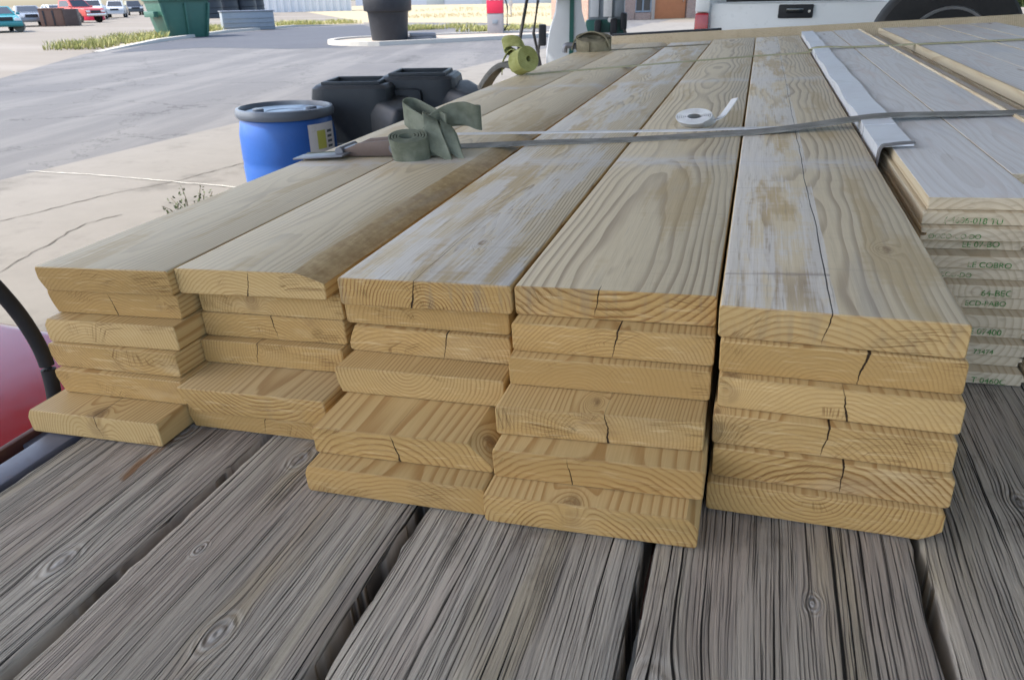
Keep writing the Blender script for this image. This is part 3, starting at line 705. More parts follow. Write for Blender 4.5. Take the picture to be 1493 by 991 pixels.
# brown bin
a = G(61, 39.5); b_ = G(117, 38.0); rz = math.atan2(b_.y-a.y, b_.x-a.x); ln = (b_-a).length
e = tag(empty('steel_bin', a, rz), 'rusty brown open steel bin standing in front of the red pickup', 'bin')
MB().box((ln*.31, .8, .60), (ln*.62, 1.6, 1.16)).build('body', M_['brown'], e, bevel=.02)
MB().box((ln*.81, .75, .58), (ln*.372, 1.7, 1.16)).build('dark_end', grimy('dark_brown_steel', (.06, .04, .036), .6, .3, 5), e, bevel=.02)
MB().box((ln*.31, .8, 1.20), (ln*.64, 1.7, .06)).build('rim', M_['brown'], e, bevel=.015)
for xx in (.12, .36): MB().box((ln*xx, -.02, .58), (.10, .06, 1.0)).build('post', M_['blacktop'], e, bevel=.01)
q = G(137, 28.8); o = MB().lathe([(.9, 0), (.95, .1), (.9, .75), (.5, .95), (.01, .98)], 20, mat=Matrix.Scale(1.3, 4, (1, 0, 0))).build('red_drum', M_['kred'], smooth=True); o.location = G(136, 30)
tag(o, 'squat rounded red tub in front of the white pickup', 'tub')
q = G(31, 47); e = tag(empty('loose_wheel', (q.x, q.y, .02), .6), 'loose pale car wheel lying upright by the teal car', 'wheel')
mt = Matrix.Translation((0, 0, .33)) @ Matrix.Rotation(R(90), 4, 'X')
MB().lathe([(.2, 0), (.32, 0), (.33, .03), (.33, .2), (.32, .22), (.2, .2)], 24, mat=mt).build('tyre', grimy('dusty_rubber', (.16, .16, .14), .8), e, smooth=True)
MB().lathe([(.2, .14), (.12, .19), (.01, .19)], 20, mat=mt).build('rim', M_['rim'], e, smooth=True)

# ================================================================== FUEL STATION
def canopy():
    e = tag(empty('station_canopy', (0, 0, 0)), 'white flat fuel station canopy over the trailer', 'canopy')
    MB().box((4.9, 5.4, 4.75), (21.0, 18.0, .55)).build('roof', M_['canopy'], e, bevel=.03)
    MB().box((4.9, 5.4, 4.80), (21.04, 18.04, .16)).build('fascia_band', M_['dgreen'], e)
    for x, y in ((7.2, -2.0), (7.6, 13.2), (-5.1, -3.0)):
        c = MB().box((x, y, 2.24), (.3, .3, 4.47)).build('column', M_['canopy'], e, bevel=.02)
        MB().box((x, y, .2), (.5, .5, .38)).build('base', M_['kiosk'], c, bevel=.02)
canopy()
def island(px, py, t, l, wd, rz):
    pass
CAMRAY = lambda px, py, t: CAM + (CF + CR*(px-746.5)/1074.355 - CU*(py-495.5)/1074.355)*t
c1 = CAMRAY(829, 60, 9.6); c2 = CAMRAY(884, 30, 11.4)
b = MB(); 
mid = (c1+c2)/2
o = MB().box((0, 0, .075), (1.1, 5.0, .15)).build('pump_island', KERB, bevel=.02); o.location = (mid.x, mid.y, .004); o.rotation_euler = (0, 0, R(4)); tag(o, kind='structure')
# front dispenser: barrel-shaped white end panel with dark green stripe
e = tag(empty('fuel_dispenser', (c1.x, c1.y, .15), R(16)), 'white fuel dispenser with a curved end panel and dark green centre stripe', 'fuel pump', 'fuel pumps under the canopy')
hw = .29
side = [(-hw, 0), (-hw*1.02, .35), (-hw*1.0, .62), (-hw*.84, .92), (-hw*.58, 1.15), (-hw*.45, 1.5), (-hw*.45, 1.95), (hw*.45, 1.95), (hw*.45, 1.5), (hw*.58, 1.15), (hw*.84, .92), (hw, .62), (hw*1.02, .35), (hw, 0)]
MB().prism(side, -.02, .05, 'Y').build('end_panel', M_['pump'], e, bevel=.008)
MB().prism([(q[0]*.93, q[1]) for q in side], .05, .95, 'Y').build('housing', M_['pump'], e, bevel=.008)
MB().prism([(q[0]*1.0, q[1]) for q in side], .95, 1.02, 'Y').build('end_panel', M_['pump'], e, bevel=.008)
MB().box((.035, -.032, .97), (.055, .022, 1.93)).build('stripe', M_['dgreen'], e)
MB().box((-.19, .06, 1.62), (.16, .5, .62)).build('display', M_['dgreen'], e, bevel=.01)
MB().box((.2, .06, 1.62), (.18, .5, .62)).build('display', M_['dgreen'], e, bevel=.01)
MB().box((-.325, .08, .30), (.06, .09, .20)).build('warning_tag', M_['lampred'], e, bevel=.006)
MB().box((-.34, .12, .88), (.10, .16, .26)).build('nozzle_holster', M_['blacktop'], e, bevel=.02)
MB().tube([(-.38, .1, 1.9), (-.52, .02, 1.4), (-.62, -.08, .9), (-.68, -.12, .55), (-.66, -.08, .25), (-.5, .0, .1), (-.38, .1, .35), (-.40, .14, .62), (-.37, .12, .88)], .021, 8).build('hose', M_['rubber'], e, smooth=True)
MB().tube([(-.40, .3, 1.3), (-.46, .28, .9), (-.38, .3, .55), (-.33, .3, .3)], .02, 8).build('hose', M_['rubber'], e, smooth=True)
MB().prism([(-hw-.16, 0), (-hw-.03, 0), (-hw-.03, .42), (-hw-.16, .30)], .15, .55, 'Y').build('hose_guard', M_['pump'], e, bevel=.01)
# second dispenser
e = tag(empty('fuel_dispenser', (c2.x, c2.y, .15), R(10)), 'dark green fuel dispenser behind the white curved one, black nozzles hanging on its side', 'fuel pump', 'fuel pumps under the canopy')
MB().box((0, .3, .5), (.62, .85, 1.0)).build('cabinet', M_['dgreen'], e, bevel=.02)
MB().box((0, .3, 1.45), (.54, .8, .9)).build('head', M_['trough'], e, bevel=.02)
for xx, c in ((-.18, 'pump'), (.02, 'whitecar'), (.2, 'trough')): MB().box((xx, -.115, 1.45), (.13, .03, .82)).build('panel', M_[c], e, bevel=.006)
for xx, zz in ((.27, .98), (.12, .9), (-.12, .88)):
    n_ = MB().box((xx, -.20, zz), (.10, .18, .24)).build('nozzle', M_['blacktop'], e, bevel=.03)
    MB().tube([(xx, -.26, zz-.08), (xx+.05, -.32, zz-.2), (xx+.12, -.34, zz-.5), (xx+.09, -.28, .05)], .022, 8).build('hose', M_['rubber'], n_, smooth=True)
MB().box((.05, -.15, .72), (.22, .03, .2)).build('plate', M_['whitecar'], e, bevel=.006)
MB().lathe([(.035, 0), (.035, .02)], 12, mat=Matrix.Translation((.06, -.17, 1.0)) @ Matrix.Rotation(R(90), 4, 'X')).build('button', M_['whitecar'], e)

# blue barrel
e = tag(empty('barrel', (-2.871, 4.083, .008)), 'blue plastic drum with a grey lid rim and a white paper label beside the trailer', 'barrel')
prof = [(.245, 0), (.262, .02), (.285, .20), (.292, .30), (.287, .31), (.292, .33), (.297, .55), (.292, .57), (.296, .59), (.293, .74), (.278, .82), (.268, .84)]
MB().lathe(prof, 56).build('body', M_['blue'], e, smooth=True)
MB().lathe([(.262, .835), (.288, .838), (.298, .85), (.300, .872), (.292, .892), (.276, .896), (.270, .886), (.268, .862), (.262, .86)], 56).build('lid_rim', M_['lid'], e, smooth=True)
lid = MB().lathe([(.268, .862), (.255, .866), (.235, .872), (.225, .868), (.12, .866), (.11, .858), (.01, .856)], 48).build('lid', grimy('blue_grey_lid', (.10, .15, .23), .35, .3, 10, (.3, .3, .32), .5), e, smooth=True)
for a_ in (30, 215): MB().lathe([(.034, .862), (.034, .884), (.028, .888), (.01, .888)], 18, c=(.16*math.cos(R(a_)), .16*math.sin(R(a_)), 0)).build('bung', M_['lid'], lid, smooth=True)
def curved(a0, a1, z0, z1, r, n=10):
    b = MB(); pr = None
    for i in range(n+1):
        th = R(a0+(a1-a0)*i/n); c = [b.bm.verts.new((r*math.cos(th), r*math.sin(th), z)) for z in (z0, z1)]
        if pr: b.bm.faces.new((pr[0], c[0], c[1], pr[1]))
        pr = c
    return b
lab = curved(-32, 10, .30, .81, .2995).build('label', M_['paper'], e)
curved(-21, -8, .66, .77, .3010).build('printed_square', M_['lemon'], lab)
curved(-22, 4, .38, .62, .3010).build('printed_picture', M_['print'], lab)
for k in range(4): curved(-5, 4, .66+.03*k, .675+.03*k, .3010).build('printed_line', M_['print'], lab)
# double black service bin
dirx = (CR - CU*0).normalized(); base = Vector((-2.50, 4.86, .008))
e = tag(empty('service_bin', base, R(15)), 'black plastic double service bin with two square openings behind the blue drum', 'bin')
for xx, yy, hh in ((-.25, -.02, .97), (.16, .22, 1.0)):
    MB().lathe([(.245, 0), (.25, .04), (.275, hh-.08), (.265, hh-.02), (.24, hh), (.17, hh), (.165, hh-.06), (.01, hh-.06)], 56, c=(xx, yy, 0), sq=8).build('body', M_['blueblack'], e, smooth=True)
    b2 = MB()
    for q in ((0, -.185, .40, .025), (0, .185, .40, .025), (-.185, 0, .025, .35), (.185, 0, .025, .35)): b2.box((xx+q[0], yy+q[1], hh+.006), (q[2], q[3], .03))
    b2.build('opening_rim', M_['blueblack'], e, bevel=.008)
for xx, yy, zz in ((.08, -.26, .90), (.50, .02, .955)):
    MB().prism([(-.15, -.75), (.15, -.75), (.15, -.16), (.10, -.06), (-.10, -.06), (-.15, -.16)], -.20, .24, 'Y', mat=Matrix.Translation((xx, yy, zz)) @ Matrix.Rotation(R(34), 4, 'Z'), top=[(-.19, -.75), (.19, -.75), (.19, -.08), (.15, .0), (-.15, .0), (-.19, -.08)]).build('hood', M_['blueblack'], e, bevel=.045, seg=4)
MB().box((0, -.1, .3), (.9, .5, .6)).build('pedestal', M_['blueblack'], e, bevel=.04)
MB().box((-.04, .10, .62), (.5, .40, .62)).build('bridge', M_['blueblack'], e, bevel=.05)
# weed
wp = G(280, 318); e = tag(empty('weed', (wp.x, wp.y, .008)), 'small leafy green weed growing from the concrete beside the trailer', 'weed')
rnd = random.Random(5); st = MB(); lf = MB()
for i in range(11):
    x0 = rnd.uniform(-.16, .16); hgt = rnd.uniform(.10, .21)*(1.15 if x0 > -.05 else .8); p0 = Vector((x0*.6, rnd.uniform(-.05, .05), 0)); p1 = Vector((x0*1.25, p0.y*2+rnd.uniform(-.04, .04), hgt))
    st.tube([p0, p0.lerp(p1, .5)+Vector((.01, 0, .02)), p1], .0025, 5)
    for k in range(17):
        c = p0.lerp(p1, rnd.uniform(.35, 1.05))+Vector((rnd.gauss(0, .015), rnd.gauss(0, .015), rnd.gauss(0, .01))); a_ = Vector((rnd.gauss(0, 1), rnd.gauss(0, 1), rnd.gauss(0, .6)+.8)).normalized()
        u = a_.orthogonal().normalized(); u.rotate(Matrix.Rotation(rnd.uniform(0, 6.28), 3, a_)); v = a_.cross(u); s_ = rnd.uniform(.009, .017)
        lf.face([c-u*s_, c-v*s_*.55, c+u*s_, c+v*s_*.55])
st.build('stem', M_['twig'], e); lf.build('leaves', WEED, e)

# ================================================================== TRUCK (tows the trailer)
tc = CAMRAY(1160, 17, 6.7)
e = tag(empty('pickup_truck', (tc.x, tc.y, 0), R(1.4)), 'white pickup truck with a black tailgate handle parked beyond the load', 'pickup')
Wt = .90
MB().box((0, .03, 1.08), (1.50, .06, .66)).build('tailgate', M_['white'], e, bevel=.015)
hd = MB().box((0, -.012, 1.335), (.30, .03, .115)).build('tailgate_handle', M_['blacktop'], e, bevel=.012)
MB().box((-.01, -.035, 1.345), (.15, .03, .05)).build('latch', M_['glass'], hd, bevel=.012)
MB().lathe([(.012, 0), (.012, .006)], 12, mat=Matrix.Translation((.115, -.028, 1.335)) @ Matrix.Rotation(R(90), 4, 'X')).build('lock', M_['chrome'], hd)
MB().box((.05, .02, 1.445), (1.34, .10, .05)).build('tailgate_cap', M_['blacktop'], e, bevel=.012)
for sx in (-1, 1):
    MB().box((sx*(Wt-.06), 1.1, 1.05), (.10, 2.2, .86)).build('bed_side', M_['white'], e, bevel=.025)
    MB().box((sx*(Wt-.075), -.005, 1.12), (.125, .10, .42)).build('tail_light', M_['lampred'], e, bevel=.02)
    MB().box((sx*(Wt-.075), .0, 1.41), (.13, .1, .15)).build('corner_post', M_['white'], e, bevel=.02)
    for yy in (1.2, 4.6): wheel(e, sx*-yy*0, sx*.95, .4, .26) if False else None
MB().box((0, 1.1, .80), (1.6, 2.16, .05)).build('bed_floor', M_['blacktop'], e)
MB().box((0, -.08, .62), (1.85, .16, .2)).build('bumper', M_['chrome'], e, bevel=.03)
MB().prism([(2.22, .6), (2.22, 1.5), (2.35, 2.0), (4.0, 2.02), (4.75, 1.48), (5.9, 1.38), (6.1, 1.2), (6.1, .6)], -Wt, Wt, 'X').build('cab', M_['white'], e, bevel=.06, seg=3)
MB().box((0, 2.225, 1.76), (1.45, .04, .36)).build('rear_window', M_['glass'], e, bevel=.02)
for sx in (-1, 1):
    MB().prism([(2.6, 1.5), (2.62, 1.92), (3.85, 1.93), (4.35, 1.5)], sx*Wt-.01, sx*Wt+.012, 'X').build('side_window', M_['glass'], e)
    for yy in (1.25, 5.0):
        mt = Matrix.Translation((sx*(Wt-.22), yy, .40)) @ Matrix.Rotation(R(90*sx), 4, 'Y')
        wl = MB().lathe([(.25, 0), (.38, .0), (.40, .03), (.40, .23), (.38, .26), (.25, .25)], 28, mat=mt).build('wheel', M_['rubber'], e, smooth=True)
        MB().lathe([(.25, .2), (.24, .245), (.1, .22), (.01, .22)], 20, mat=mt).build('rim', M_['rim'], wl, smooth=True)
MB().box((0, 2.6, .5), (1.5, 6.0, .2)).build('chassis', M_['blacktop'], e)

# ================================================================== TRAILER (trailer frame)
DG = [-.897, -.6115, -.3251, -.0557, .2127, .482, .752, 1.022, 1.292, 1.56]
trailer = load(tag(empty('flatbed_trailer', (0, 0, 0)), 'flatbed trailer with grey cracked timber deck planks under the lumber', 'trailer'))
def plank_mesh(wd, y0, y1, th, seed):
    b = MB(); rnd = random.Random(seed); ny = int((y1-y0)/.02); nxp = 10; rows = []
    for j in range(ny+1):
        y = y0+(y1-y0)*j/ny
        el = .0045*mnoise.noise(Vector((y*9, seed, 0)))+.0030*mnoise.noise(Vector((y*40, seed, 3)))
        er = .0045*mnoise.noise(Vector((y*9, seed+9, 0)))+.0030*mnoise.noise(Vector((y*40, seed+5, 3)))
        xs = [el, el+.002, el+.007]+[.007+(wd-.014)*k/nxp for k in range(1, nxp)]+[wd-er-.007, wd-er-.002, wd-er]
        row = []
        for k, x in enumerate(xs):
            d = min(k, len(xs)-1-k); z = (-.006, -.0022, -.0004)[d] if d < 3 else 0
            z += .0012*mnoise.noise(Vector((x*25, y*2.5, seed)))
            row.append(b.bm.verts.new((x, y, z)))
        rows.append(row)
    for a, c in zip(rows, rows[1:]):
        for k in range(len(a)-1): b.bm.faces.new((a[k], a[k+1], c[k+1], c[k]))
    bot = [[b.bm.verts.new((r_[k].co.x, r_[k].co.y, -th)) for k in (0, -1)] for r_ in rows]
    for j in range(ny):
        b.bm.faces.new((rows[j][0], rows[j+1][0], bot[j+1][0], bot[j][0])); b.bm.faces.new((rows[j+1][-1], rows[j][-1], bot[j][1], bot[j+1][1]))
        b.bm.faces.new((bot[j][0], bot[j+1][0], bot[j+1][1], bot[j][1]))
    b.bm.faces.new(rows[0][::-1]+[bot[0][0], bot[0][1]]); b.bm.faces.new(rows[-1]+[bot[-1][1], bot[-1][0]])
    return b
KN = {0: ((.15, -.03, .022), (.20, -.30, .02), (.05, -.6, .02)), 1: ((.075, -.06, .018), (.06, -.245, .010), (.16, -.345, .020)), 2: ((.19, .3, .02), (.06, -.6, .02), (.1, .8, .02)),
      3: ((.018, -.34, .045), (.155, -.175, .010), (.1, .9, .02)), 4: ((.11, .03, .014), (.2, -.2, .012), (.06, .6, .02))}
for i in range(len(DG)-1):
    gp_ = (.014, .0145, .014)[i] if i in (0, 1, 2) else .012
    wd = DG[i+1]-DG[i]-gp_
    o = plank_mesh(wd, -1.35, 4.24, .082, i*3+1).build('deck_plank', PLANK, trailer, smooth=True); o.location = (DG[i]+gp_/2, 0, 0)
    o['look'] = (1.0, 1.0, float(i)*1.37+.4)
    for nm, k in zip(('knot_one', 'knot_two', 'knot_three'), KN.get(i, ((.1, .3, .015), (.17, 1.0, .015), (.05, -.4, .012)))): o[nm] = k
    o['rust'] = {0: (.145, -.10, .085)}.get(i, (.1, 9.0, .05))
for i, yy in enumerate((-1.0, -.50, -.005, .6, 1.2, 1.8, 2.4, 3.0, 3.6, 4.15)):
    MB().box((.33, yy, -.137), (2.44, .09, .11)).build('crossmember', M_['rust'], trailer, bevel=.004)
for xx in (-.45, 1.1): MB().box((xx, 1.5, -.295), (.10, 5.8, .2)).build('main_beam', M_['rust'], trailer, bevel=.006)
# left edge: deck-height steel rail, dark slot, outer rub rail with stake brackets
MB().box((-.925, 1.45, -.045), (.048, 5.6, .09)).build('side_rail', M_['railblue'], trailer, bevel=.004)
MB().box((-.985, 1.45, -.035), (.012, 5.6, .07)).build('rub_rail', M_['rust'], trailer, bevel=.003)
for yy in (-.9, -.075, .75, 1.6, 2.4, 3.2, 4.0): MB().box((-.964, yy, -.04), (.032, .05, .06)).build('stake_bracket', M_['railblue'], trailer, bevel=.003)
MB().box((1.585, 1.45, -.045), (.048, 5.6, .09)).build('side_rail', M_['railblue'], trailer, bevel=.004)
hb = MB().box((.36, 4.30, .122), (2.5, .038, .282)).build('headboard', PALE, trailer, bevel=.003)
hb['look'] = (.0, .6, 3.3)
MB().box((-.55, 4.345, .145), (.68, .04, .26)).build('headboard_backing', M_['blacktop'], trailer, bevel=.004)
for xx in (-.62, 1.25):
    for yy in (1.9, 2.8):
        mt = Matrix.Translation((xx-.12, yy, -.60)) @ Matrix.Rotation(R(90), 4, 'Y')
        wl = MB().lathe([(.2, 0), (.33, 0), (.36, .03), (.36, .2), (.33, .23), (.2, .23)], 28, mat=mt).build('wheel', M_['rubber'], trailer, smooth=True)
        MB().lathe([(.2, .1), (.1, .12), (.01, .12)], 20, mat=mt).build('rim', M_['rim'], wl, smooth=True)
MB().prism([(-.4, 4.3), (1.1, 4.3), (.45, 5.7), (.25, 5.7)], -.36, -.24, 'Z').build('tongue', M_['rust'], trailer, bevel=.01)
MB().box((1.2, 4.58, -.2), (.08, .10, .3)).build('wheel_bracket', M_['rust'], trailer, bevel=.005)
# spare tyre standing upright against the front
d_ = TF + TR*(1371-746.5)/1074.355 - TU*(70-495.5)/1074.355
sp_ = CT + d_*((4.66-CT.y)/d_.y); rs_ = 99/1074.355*((sp_-CT).dot(TF))
e = load(tag(empty('spare_tyre', sp_), 'big black spare tyre standing upright behind the front board', 'tyre'))
mt = Matrix.Rotation(R(90), 4, 'X') @ Matrix.Translation((0, 0, -.12))
MB().lathe([(rs_*.56, 0), (rs_*.75, -.012), (rs_*.95, .0), (rs_, .03), (rs_, .22), (rs_*.95, .25), (rs_*.75, .262), (rs_*.56, .25)], 64, mat=mt).build('tyre', M_['rubber'], e, smooth=True)
MB().lathe([(rs_*.565, .18), (rs_*.575, .25), (rs_*.56, .262), (rs_*.53, .255), (rs_*.51, .20), (rs_*.40, .12), (.01, .12)], 48, mat=mt).build('rim', M_['rim'], e, smooth=True)

# red body and hose at the left edge
e = load(tag(empty('red_tank', (-1.38, .02, -.15)), 'glossy red rounded metal tank low beside the left edge of the deck', 'tank'))
b = MB(); 
b.prism([(-.42, -.30), (.30, -.30), (.335, -.14), (.30, -.04), (.15, .02), (-.42, .07)], -.75, .43, 'Y'); b.build('body', M_['red'], e, bevel=.045, seg=4)
MB().prism([(-.40, -.105), (.345, -.135), (.345, -.115), (-.40, -.085)], -.76, .44, 'Y').build('seam', M_['red'], e, bevel=.006)
MB().box((-.05, -.15, -.56), (.5, .9, .50)).build('stand', M_['blacktop'], e, bevel=.02)
hp = [onload(-60, 360, .0), onload(-8, 412, .02), onload(30, 455, .03), onload(60, 510, .02), onload(78, 560, -.02), onload(84, 600, -.06), onload(80, 640, -.10)]
hp = [Vector(p) for p in hp]
for i in range(len(hp)): hp[i].x = min(hp[i].x, -1.02)
def smooth_path(pts, n=8):
    out = []
    P = [pts[0]]+pts+[pts[-1]]
    for i in range(1, len(P)-2):
        for k in range(n):
            t = k/n; a, b2, c, d = P[i-1], P[i], P[i+1], P[i+2]
            out.append(.5*((2*b2)+(c-a)*t+(2*a-5*b2+4*c-d)*t*t+(3*b2-a-3*c+d)*t**3))
    return out+[pts[-1]]
def side_pts(q, x): 
    out = []
    for px, py in q:
        d = TF + TR*(px-746.5)/1074.355 - TU*(py-495.5)/1074.355
        out.append(CT + d*((x-CT.x)/d.x))
    return out
hs = side_pts([(-90, 330), (-40, 385), (0, 425), (35, 468), (62, 515), (76, 560), (80, 600), (72, 650)], -1.03)
hs.append(hs[-1]+(hs[-1]-hs[-2])*1.2+Vector((0, 0, -.05))); hs.append(hs[-1]+Vector((0, .01, -.2)))
o = load(MB().tube(smooth_path(hs), .0112, 12).build('rubber_hose', M_['rubber'], smooth=True)); tag(o, 'black rubber hose curving down in front of the red tank', 'hose')

# ================================================================== LUMBER
W, TH, PITCH = .235, .0371, .03782
CX = [-.969, -.7326, -.4844, -.2411, 0]
FIT = {(1, 1): (.002, .015, .007), (1, 2): (-.008, .023, .005), (1, 3): (.001, -.008, .006), (1, 4): (-.003, -.015, 0), (1, 5): (.007, -.028, 0), (1, 6): (.027, -.098, .004),
 (2, 1): (-.009, .037, .005), (2, 2): (0, .068, 0), (2, 3): (-.003, .066, .003), (2, 4): (-.005, .049, .003), (2, 5): (.006, -.046, .004), (2, 6): (-.005, -.022, 0),
 (3, 1): (.007, .031, 0), (3, 2): (-.007, .062, -.008), (3, 3): (-.004, .054, -.01), (3, 4): (-.002, -.007, 0), (3, 5): (.010, -.114, .003), (3, 6): (.009, -.149, 0),
 (4, 1): (.002, .033, -.003), (4, 2): (.003, .005, -.004), (4, 3): (.001, -.014, .001), (4, 4): (-.002, -.079, .010), (4, 5): (.003, -.117, .004), (4, 6): (0, -.159, .005),
 (5, 1): (-.001, 0, -.021), (5, 2): (.003, -.011, -.014), (5, 3): (.004, -.024, -.018), (5, 4): (0, -.043, -.014), (5, 5): (.003, -.053, -.014), (5, 6): (-.002, -.068, -.009)}
# wane: corner -> (cut in x, cut in z)
WANE = {(2, 1): {'tr': (.042, .014)}, (3, 5): {'tr': (.030, .030)}, (2, 5): {'bl': (.024, .030)}, (1, 1): {'bl': (.010, .020)}, (1, 2): {'bl': (.010, .026)}, (1, 3): {'tl': (.008, .010)}, (1, 4): {'bl': (.008, .016)}, (1, 5): {'bl': (.010, .026)},
        (1, 6): {'tl': (.008, .012)}, (3, 3): {'tl': (.012, .026)}, (3, 6): {'tl': (.006, .012)}, (5, 6): {'br': (.020, .014)}, (3, 4): {'bl': (.006, .02)}, (2, 6): {'bl': (.006, .02)}, (4, 6): {'tr': (.012, .012)}}
# pith x, z, ring spacing | look: weather, ring contrast, seed | crack x, half width, run-back | knot x, y, r | split x, silvering left, right
SPEC = {
 (1, 1): ((.10, -.06, .0050), (1, .55, 1.1), (9, .001, .1), (.1, 9, .01), (9, .04, 0)),
 (1, 2): ((.11, -.09, .0045), (0, .75, 2.3), (.118, .0011, .3), (.20, .0, .008), (9, 0, 0)),
 (1, 3): ((.07, -.04, .0050), (0, .75, 3.7), (9, .001, .1), (.1, 9, .01), (9, 0, 0)),
 (1, 4): ((.16, .09, .0048), (0, .6, 4.9), (9, .001, .1), (.1, 9, .01), (9, 0, 0)),
 (1, 5): ((.06, -.05, .0052), (0, .5, 5.2), (9, .001, .1), (.1, 9, .01), (9, 0, 0)),
 (1, 6): ((.12, -.012, .0050), (0, .8, 6.6), (.128, .0008, .9), (.125, .0, .022), (9, 0, 0)),
 (2, 1): ((.09, -.07, .0050), (1, .6, 7.4), (.117, .0011, .55), (.1, 9, .01), (.186, .08, -.8)),
 (2, 2): ((.10, -.01, .0048), (0, .5, 8.2), (9, .001, .1), (.09, .0, .016), (9, 0, 0)),
 (2, 3): ((.10, -.05, .0048), (0, .6, 9.1), (.122, .0009, .25), (.1, 9, .01), (9, 0, 0)),
 (2, 4): ((.10, .016, .0050), (0, .6, 10.3), (.095, .0008, .1), (.1, 9, .01), (9, 0, 0)),
 (2, 5): ((.14, .12, .0062), (.25, 1.1, 11.5), (9, .001, .1), (.1, 9, .01), (9, 0, 0)),
 (2, 6): ((.15, -.05, .0050), (0, .6, 12.7), (.13, .0007, .1), (.1, 9, .01), (9, 0, 0)),
 (3, 1): ((.12, -.02, .0046), (1, 1.2, 13.2), (.105, .0017, .75), (.145, .16, .010), (.205, .9, .25)),
 (3, 2): ((.10, .015, .0048), (0, .55, 14.4), (9, .001, .1), (.1, 9, .01), (9, 0, 0)),
 (3, 3): ((.07, -.06, .0050), (0, .6, 15.6), (.145, .0011, .2), (.1, 9, .01), (9, 0, 0)),
 (3, 4): ((.10, .04, .0047), (0, .9, 16.1), (9, .001, .1), (.1, 9, .01), (9, 0, 0)),
 (3, 5): ((.09, -.06, .0078), (0, .9, 17.3), (.112, .0017, .4), (.222, .03, .012), (9, 0, 0)),
 (3, 6): ((.13, -.07, .0060), (0, .8, 18.8), (9, .001, .1), (.1, 9, .01), (9, 0, 0)),
 (4, 1): ((.11, .125, .0088), (1, 1.1, 19.0), (.100, .0009, .02), (.1, 9, .01), (9, -.0, 0)),
 (4, 2): ((.12, -.05, .0045), (0, .6, 20.4), (.125, .0013, .15), (.1, 9, .01), (9, 0, 0)),
 (4, 3): ((.08, -.03, .0046), (0, .55, 21.7), (9, .001, .1), (.1, 9, .01), (9, 0, 0)),
 (4, 4): ((.10, .01, .0042), (0, .6, 22.5), (.130, .0018, .4), (.112, .03, .010), (9, 0, 0)),
 (4, 5): ((.11, -.11, .0075), (0, 1.35, 23.6), (.09, .0008, .3), (.1, 9, .01), (9, 0, 0)),
 (4, 6): ((.11, -.025, .0056), (0, 1.0, 24.9), (9, .001, .1), (.100, -.005, .018), (9, 0, 0)),
 (5, 1): ((.09, -.075, .0076), (1, 1.05, 25.3), (.108, .0008, 7.0), (.185, .205, .013), (.118, 1.0, -.0)),
 (5, 2): ((.10, -.03, .0044), (0, .55, 26.7), (.142, .0019, .2), (.1, 9, .01), (9, 0, 0)),
 (5, 3): ((.12, -.07, .0048), (0, .5, 27.4), (.128, .0017, .2), (.012, .0, .016), (9, 0, 0)),
 (5, 4): ((.10, -.03, .0050), (0, .7, 28.2), (.115, .0013, .2), (.0, .0, .012), (9, 0, 0)),
 (5, 5): ((.12, -.10, .0068), (0, 1.25, 29.5), (.132, .0012, .2), (.1, 9, .01), (9, 0, 0)),
 (5, 6): ((.10, .045, .0052), (0, 1.0, 30.8), (9, .001, .1), (.1, 9, .01), (9, 0, 0)),
}
def outline(w_, th, wane, rad=.0042):
    """rounded rectangle with optional cut corners, counter-clockwise"""
    pts = []
    for key, cx, cz, a0 in (('bl', 0, 0, 180), ('br', w_, 0, 270), ('tr', w_, th, 0), ('tl', 0, th, 90)):
        sx = 1 if cx == 0 else -1; sz = 1 if cz == 0 else -1
        if key in wane:
            ax_, az = wane[key]
            p1 = (cx, cz+sz*az); p2 = (cx+sx*ax_, cz); mid_ = (cx+sx*ax_*.46, cz+sz*az*.46)
            seq = [p1, mid_, p2] if key in ('bl', 'tr') else [p2, mid_, p1]
            pts += seq
        else:
            pts += arc(cx+sx*rad, cz+sz*rad, rad, a0, a0+90, 3)
    return pts
def board(length, wane, sk, seed, w_=W, th=TH, poly=None, rad=.0042):
    b = MB(); pl = poly or outline(w_, th, wane, rad); rnd = random.Random(seed)
    cxm, czm = w_/2, th/2
    ys = [0, .0012, .06, .14]+[.14+(length-.14)*(i+1)/16 for i in range(16)]
    rings = []
    for j, y in enumerate(ys):
        ins = .0011 if j == 0 else 0
        ring = []
        for (x, z) in pl:
            xx = x+(ins if x < cxm else -ins) ; zz = z+(ins if z < czm else -ins)
            f = max(0, 1-y/.14); yy = y+sk*(x/w_)*f
            wob = .0006*mnoise.noise(Vector((y*3, seed, x*8)))
            if j == 0: yy += .0009*mnoise.noise(Vector((x*60, z*60, seed)))
            ring.append(b.bm.verts.new((xx+wob, yy, zz)))
        rings.append(ring)
    n = len(pl)
    for a, c in zip(rings, rings[1:]):
        for k in range(n): b.bm.faces.new((a[k], a[(k+1) % n], c[(k+1) % n], c[k]))
    b.bm.faces.new(rings[0][::-1]); b.bm.faces.new(rings[-1]); return b
COLN = ['far-left', 'second-from-left', 'middle', 'fourth-from-left', 'rightmost']
ROWN = ['top', 'second from the top', 'third from the top', 'fourth from the top', 'fifth from the top', 'bottom']
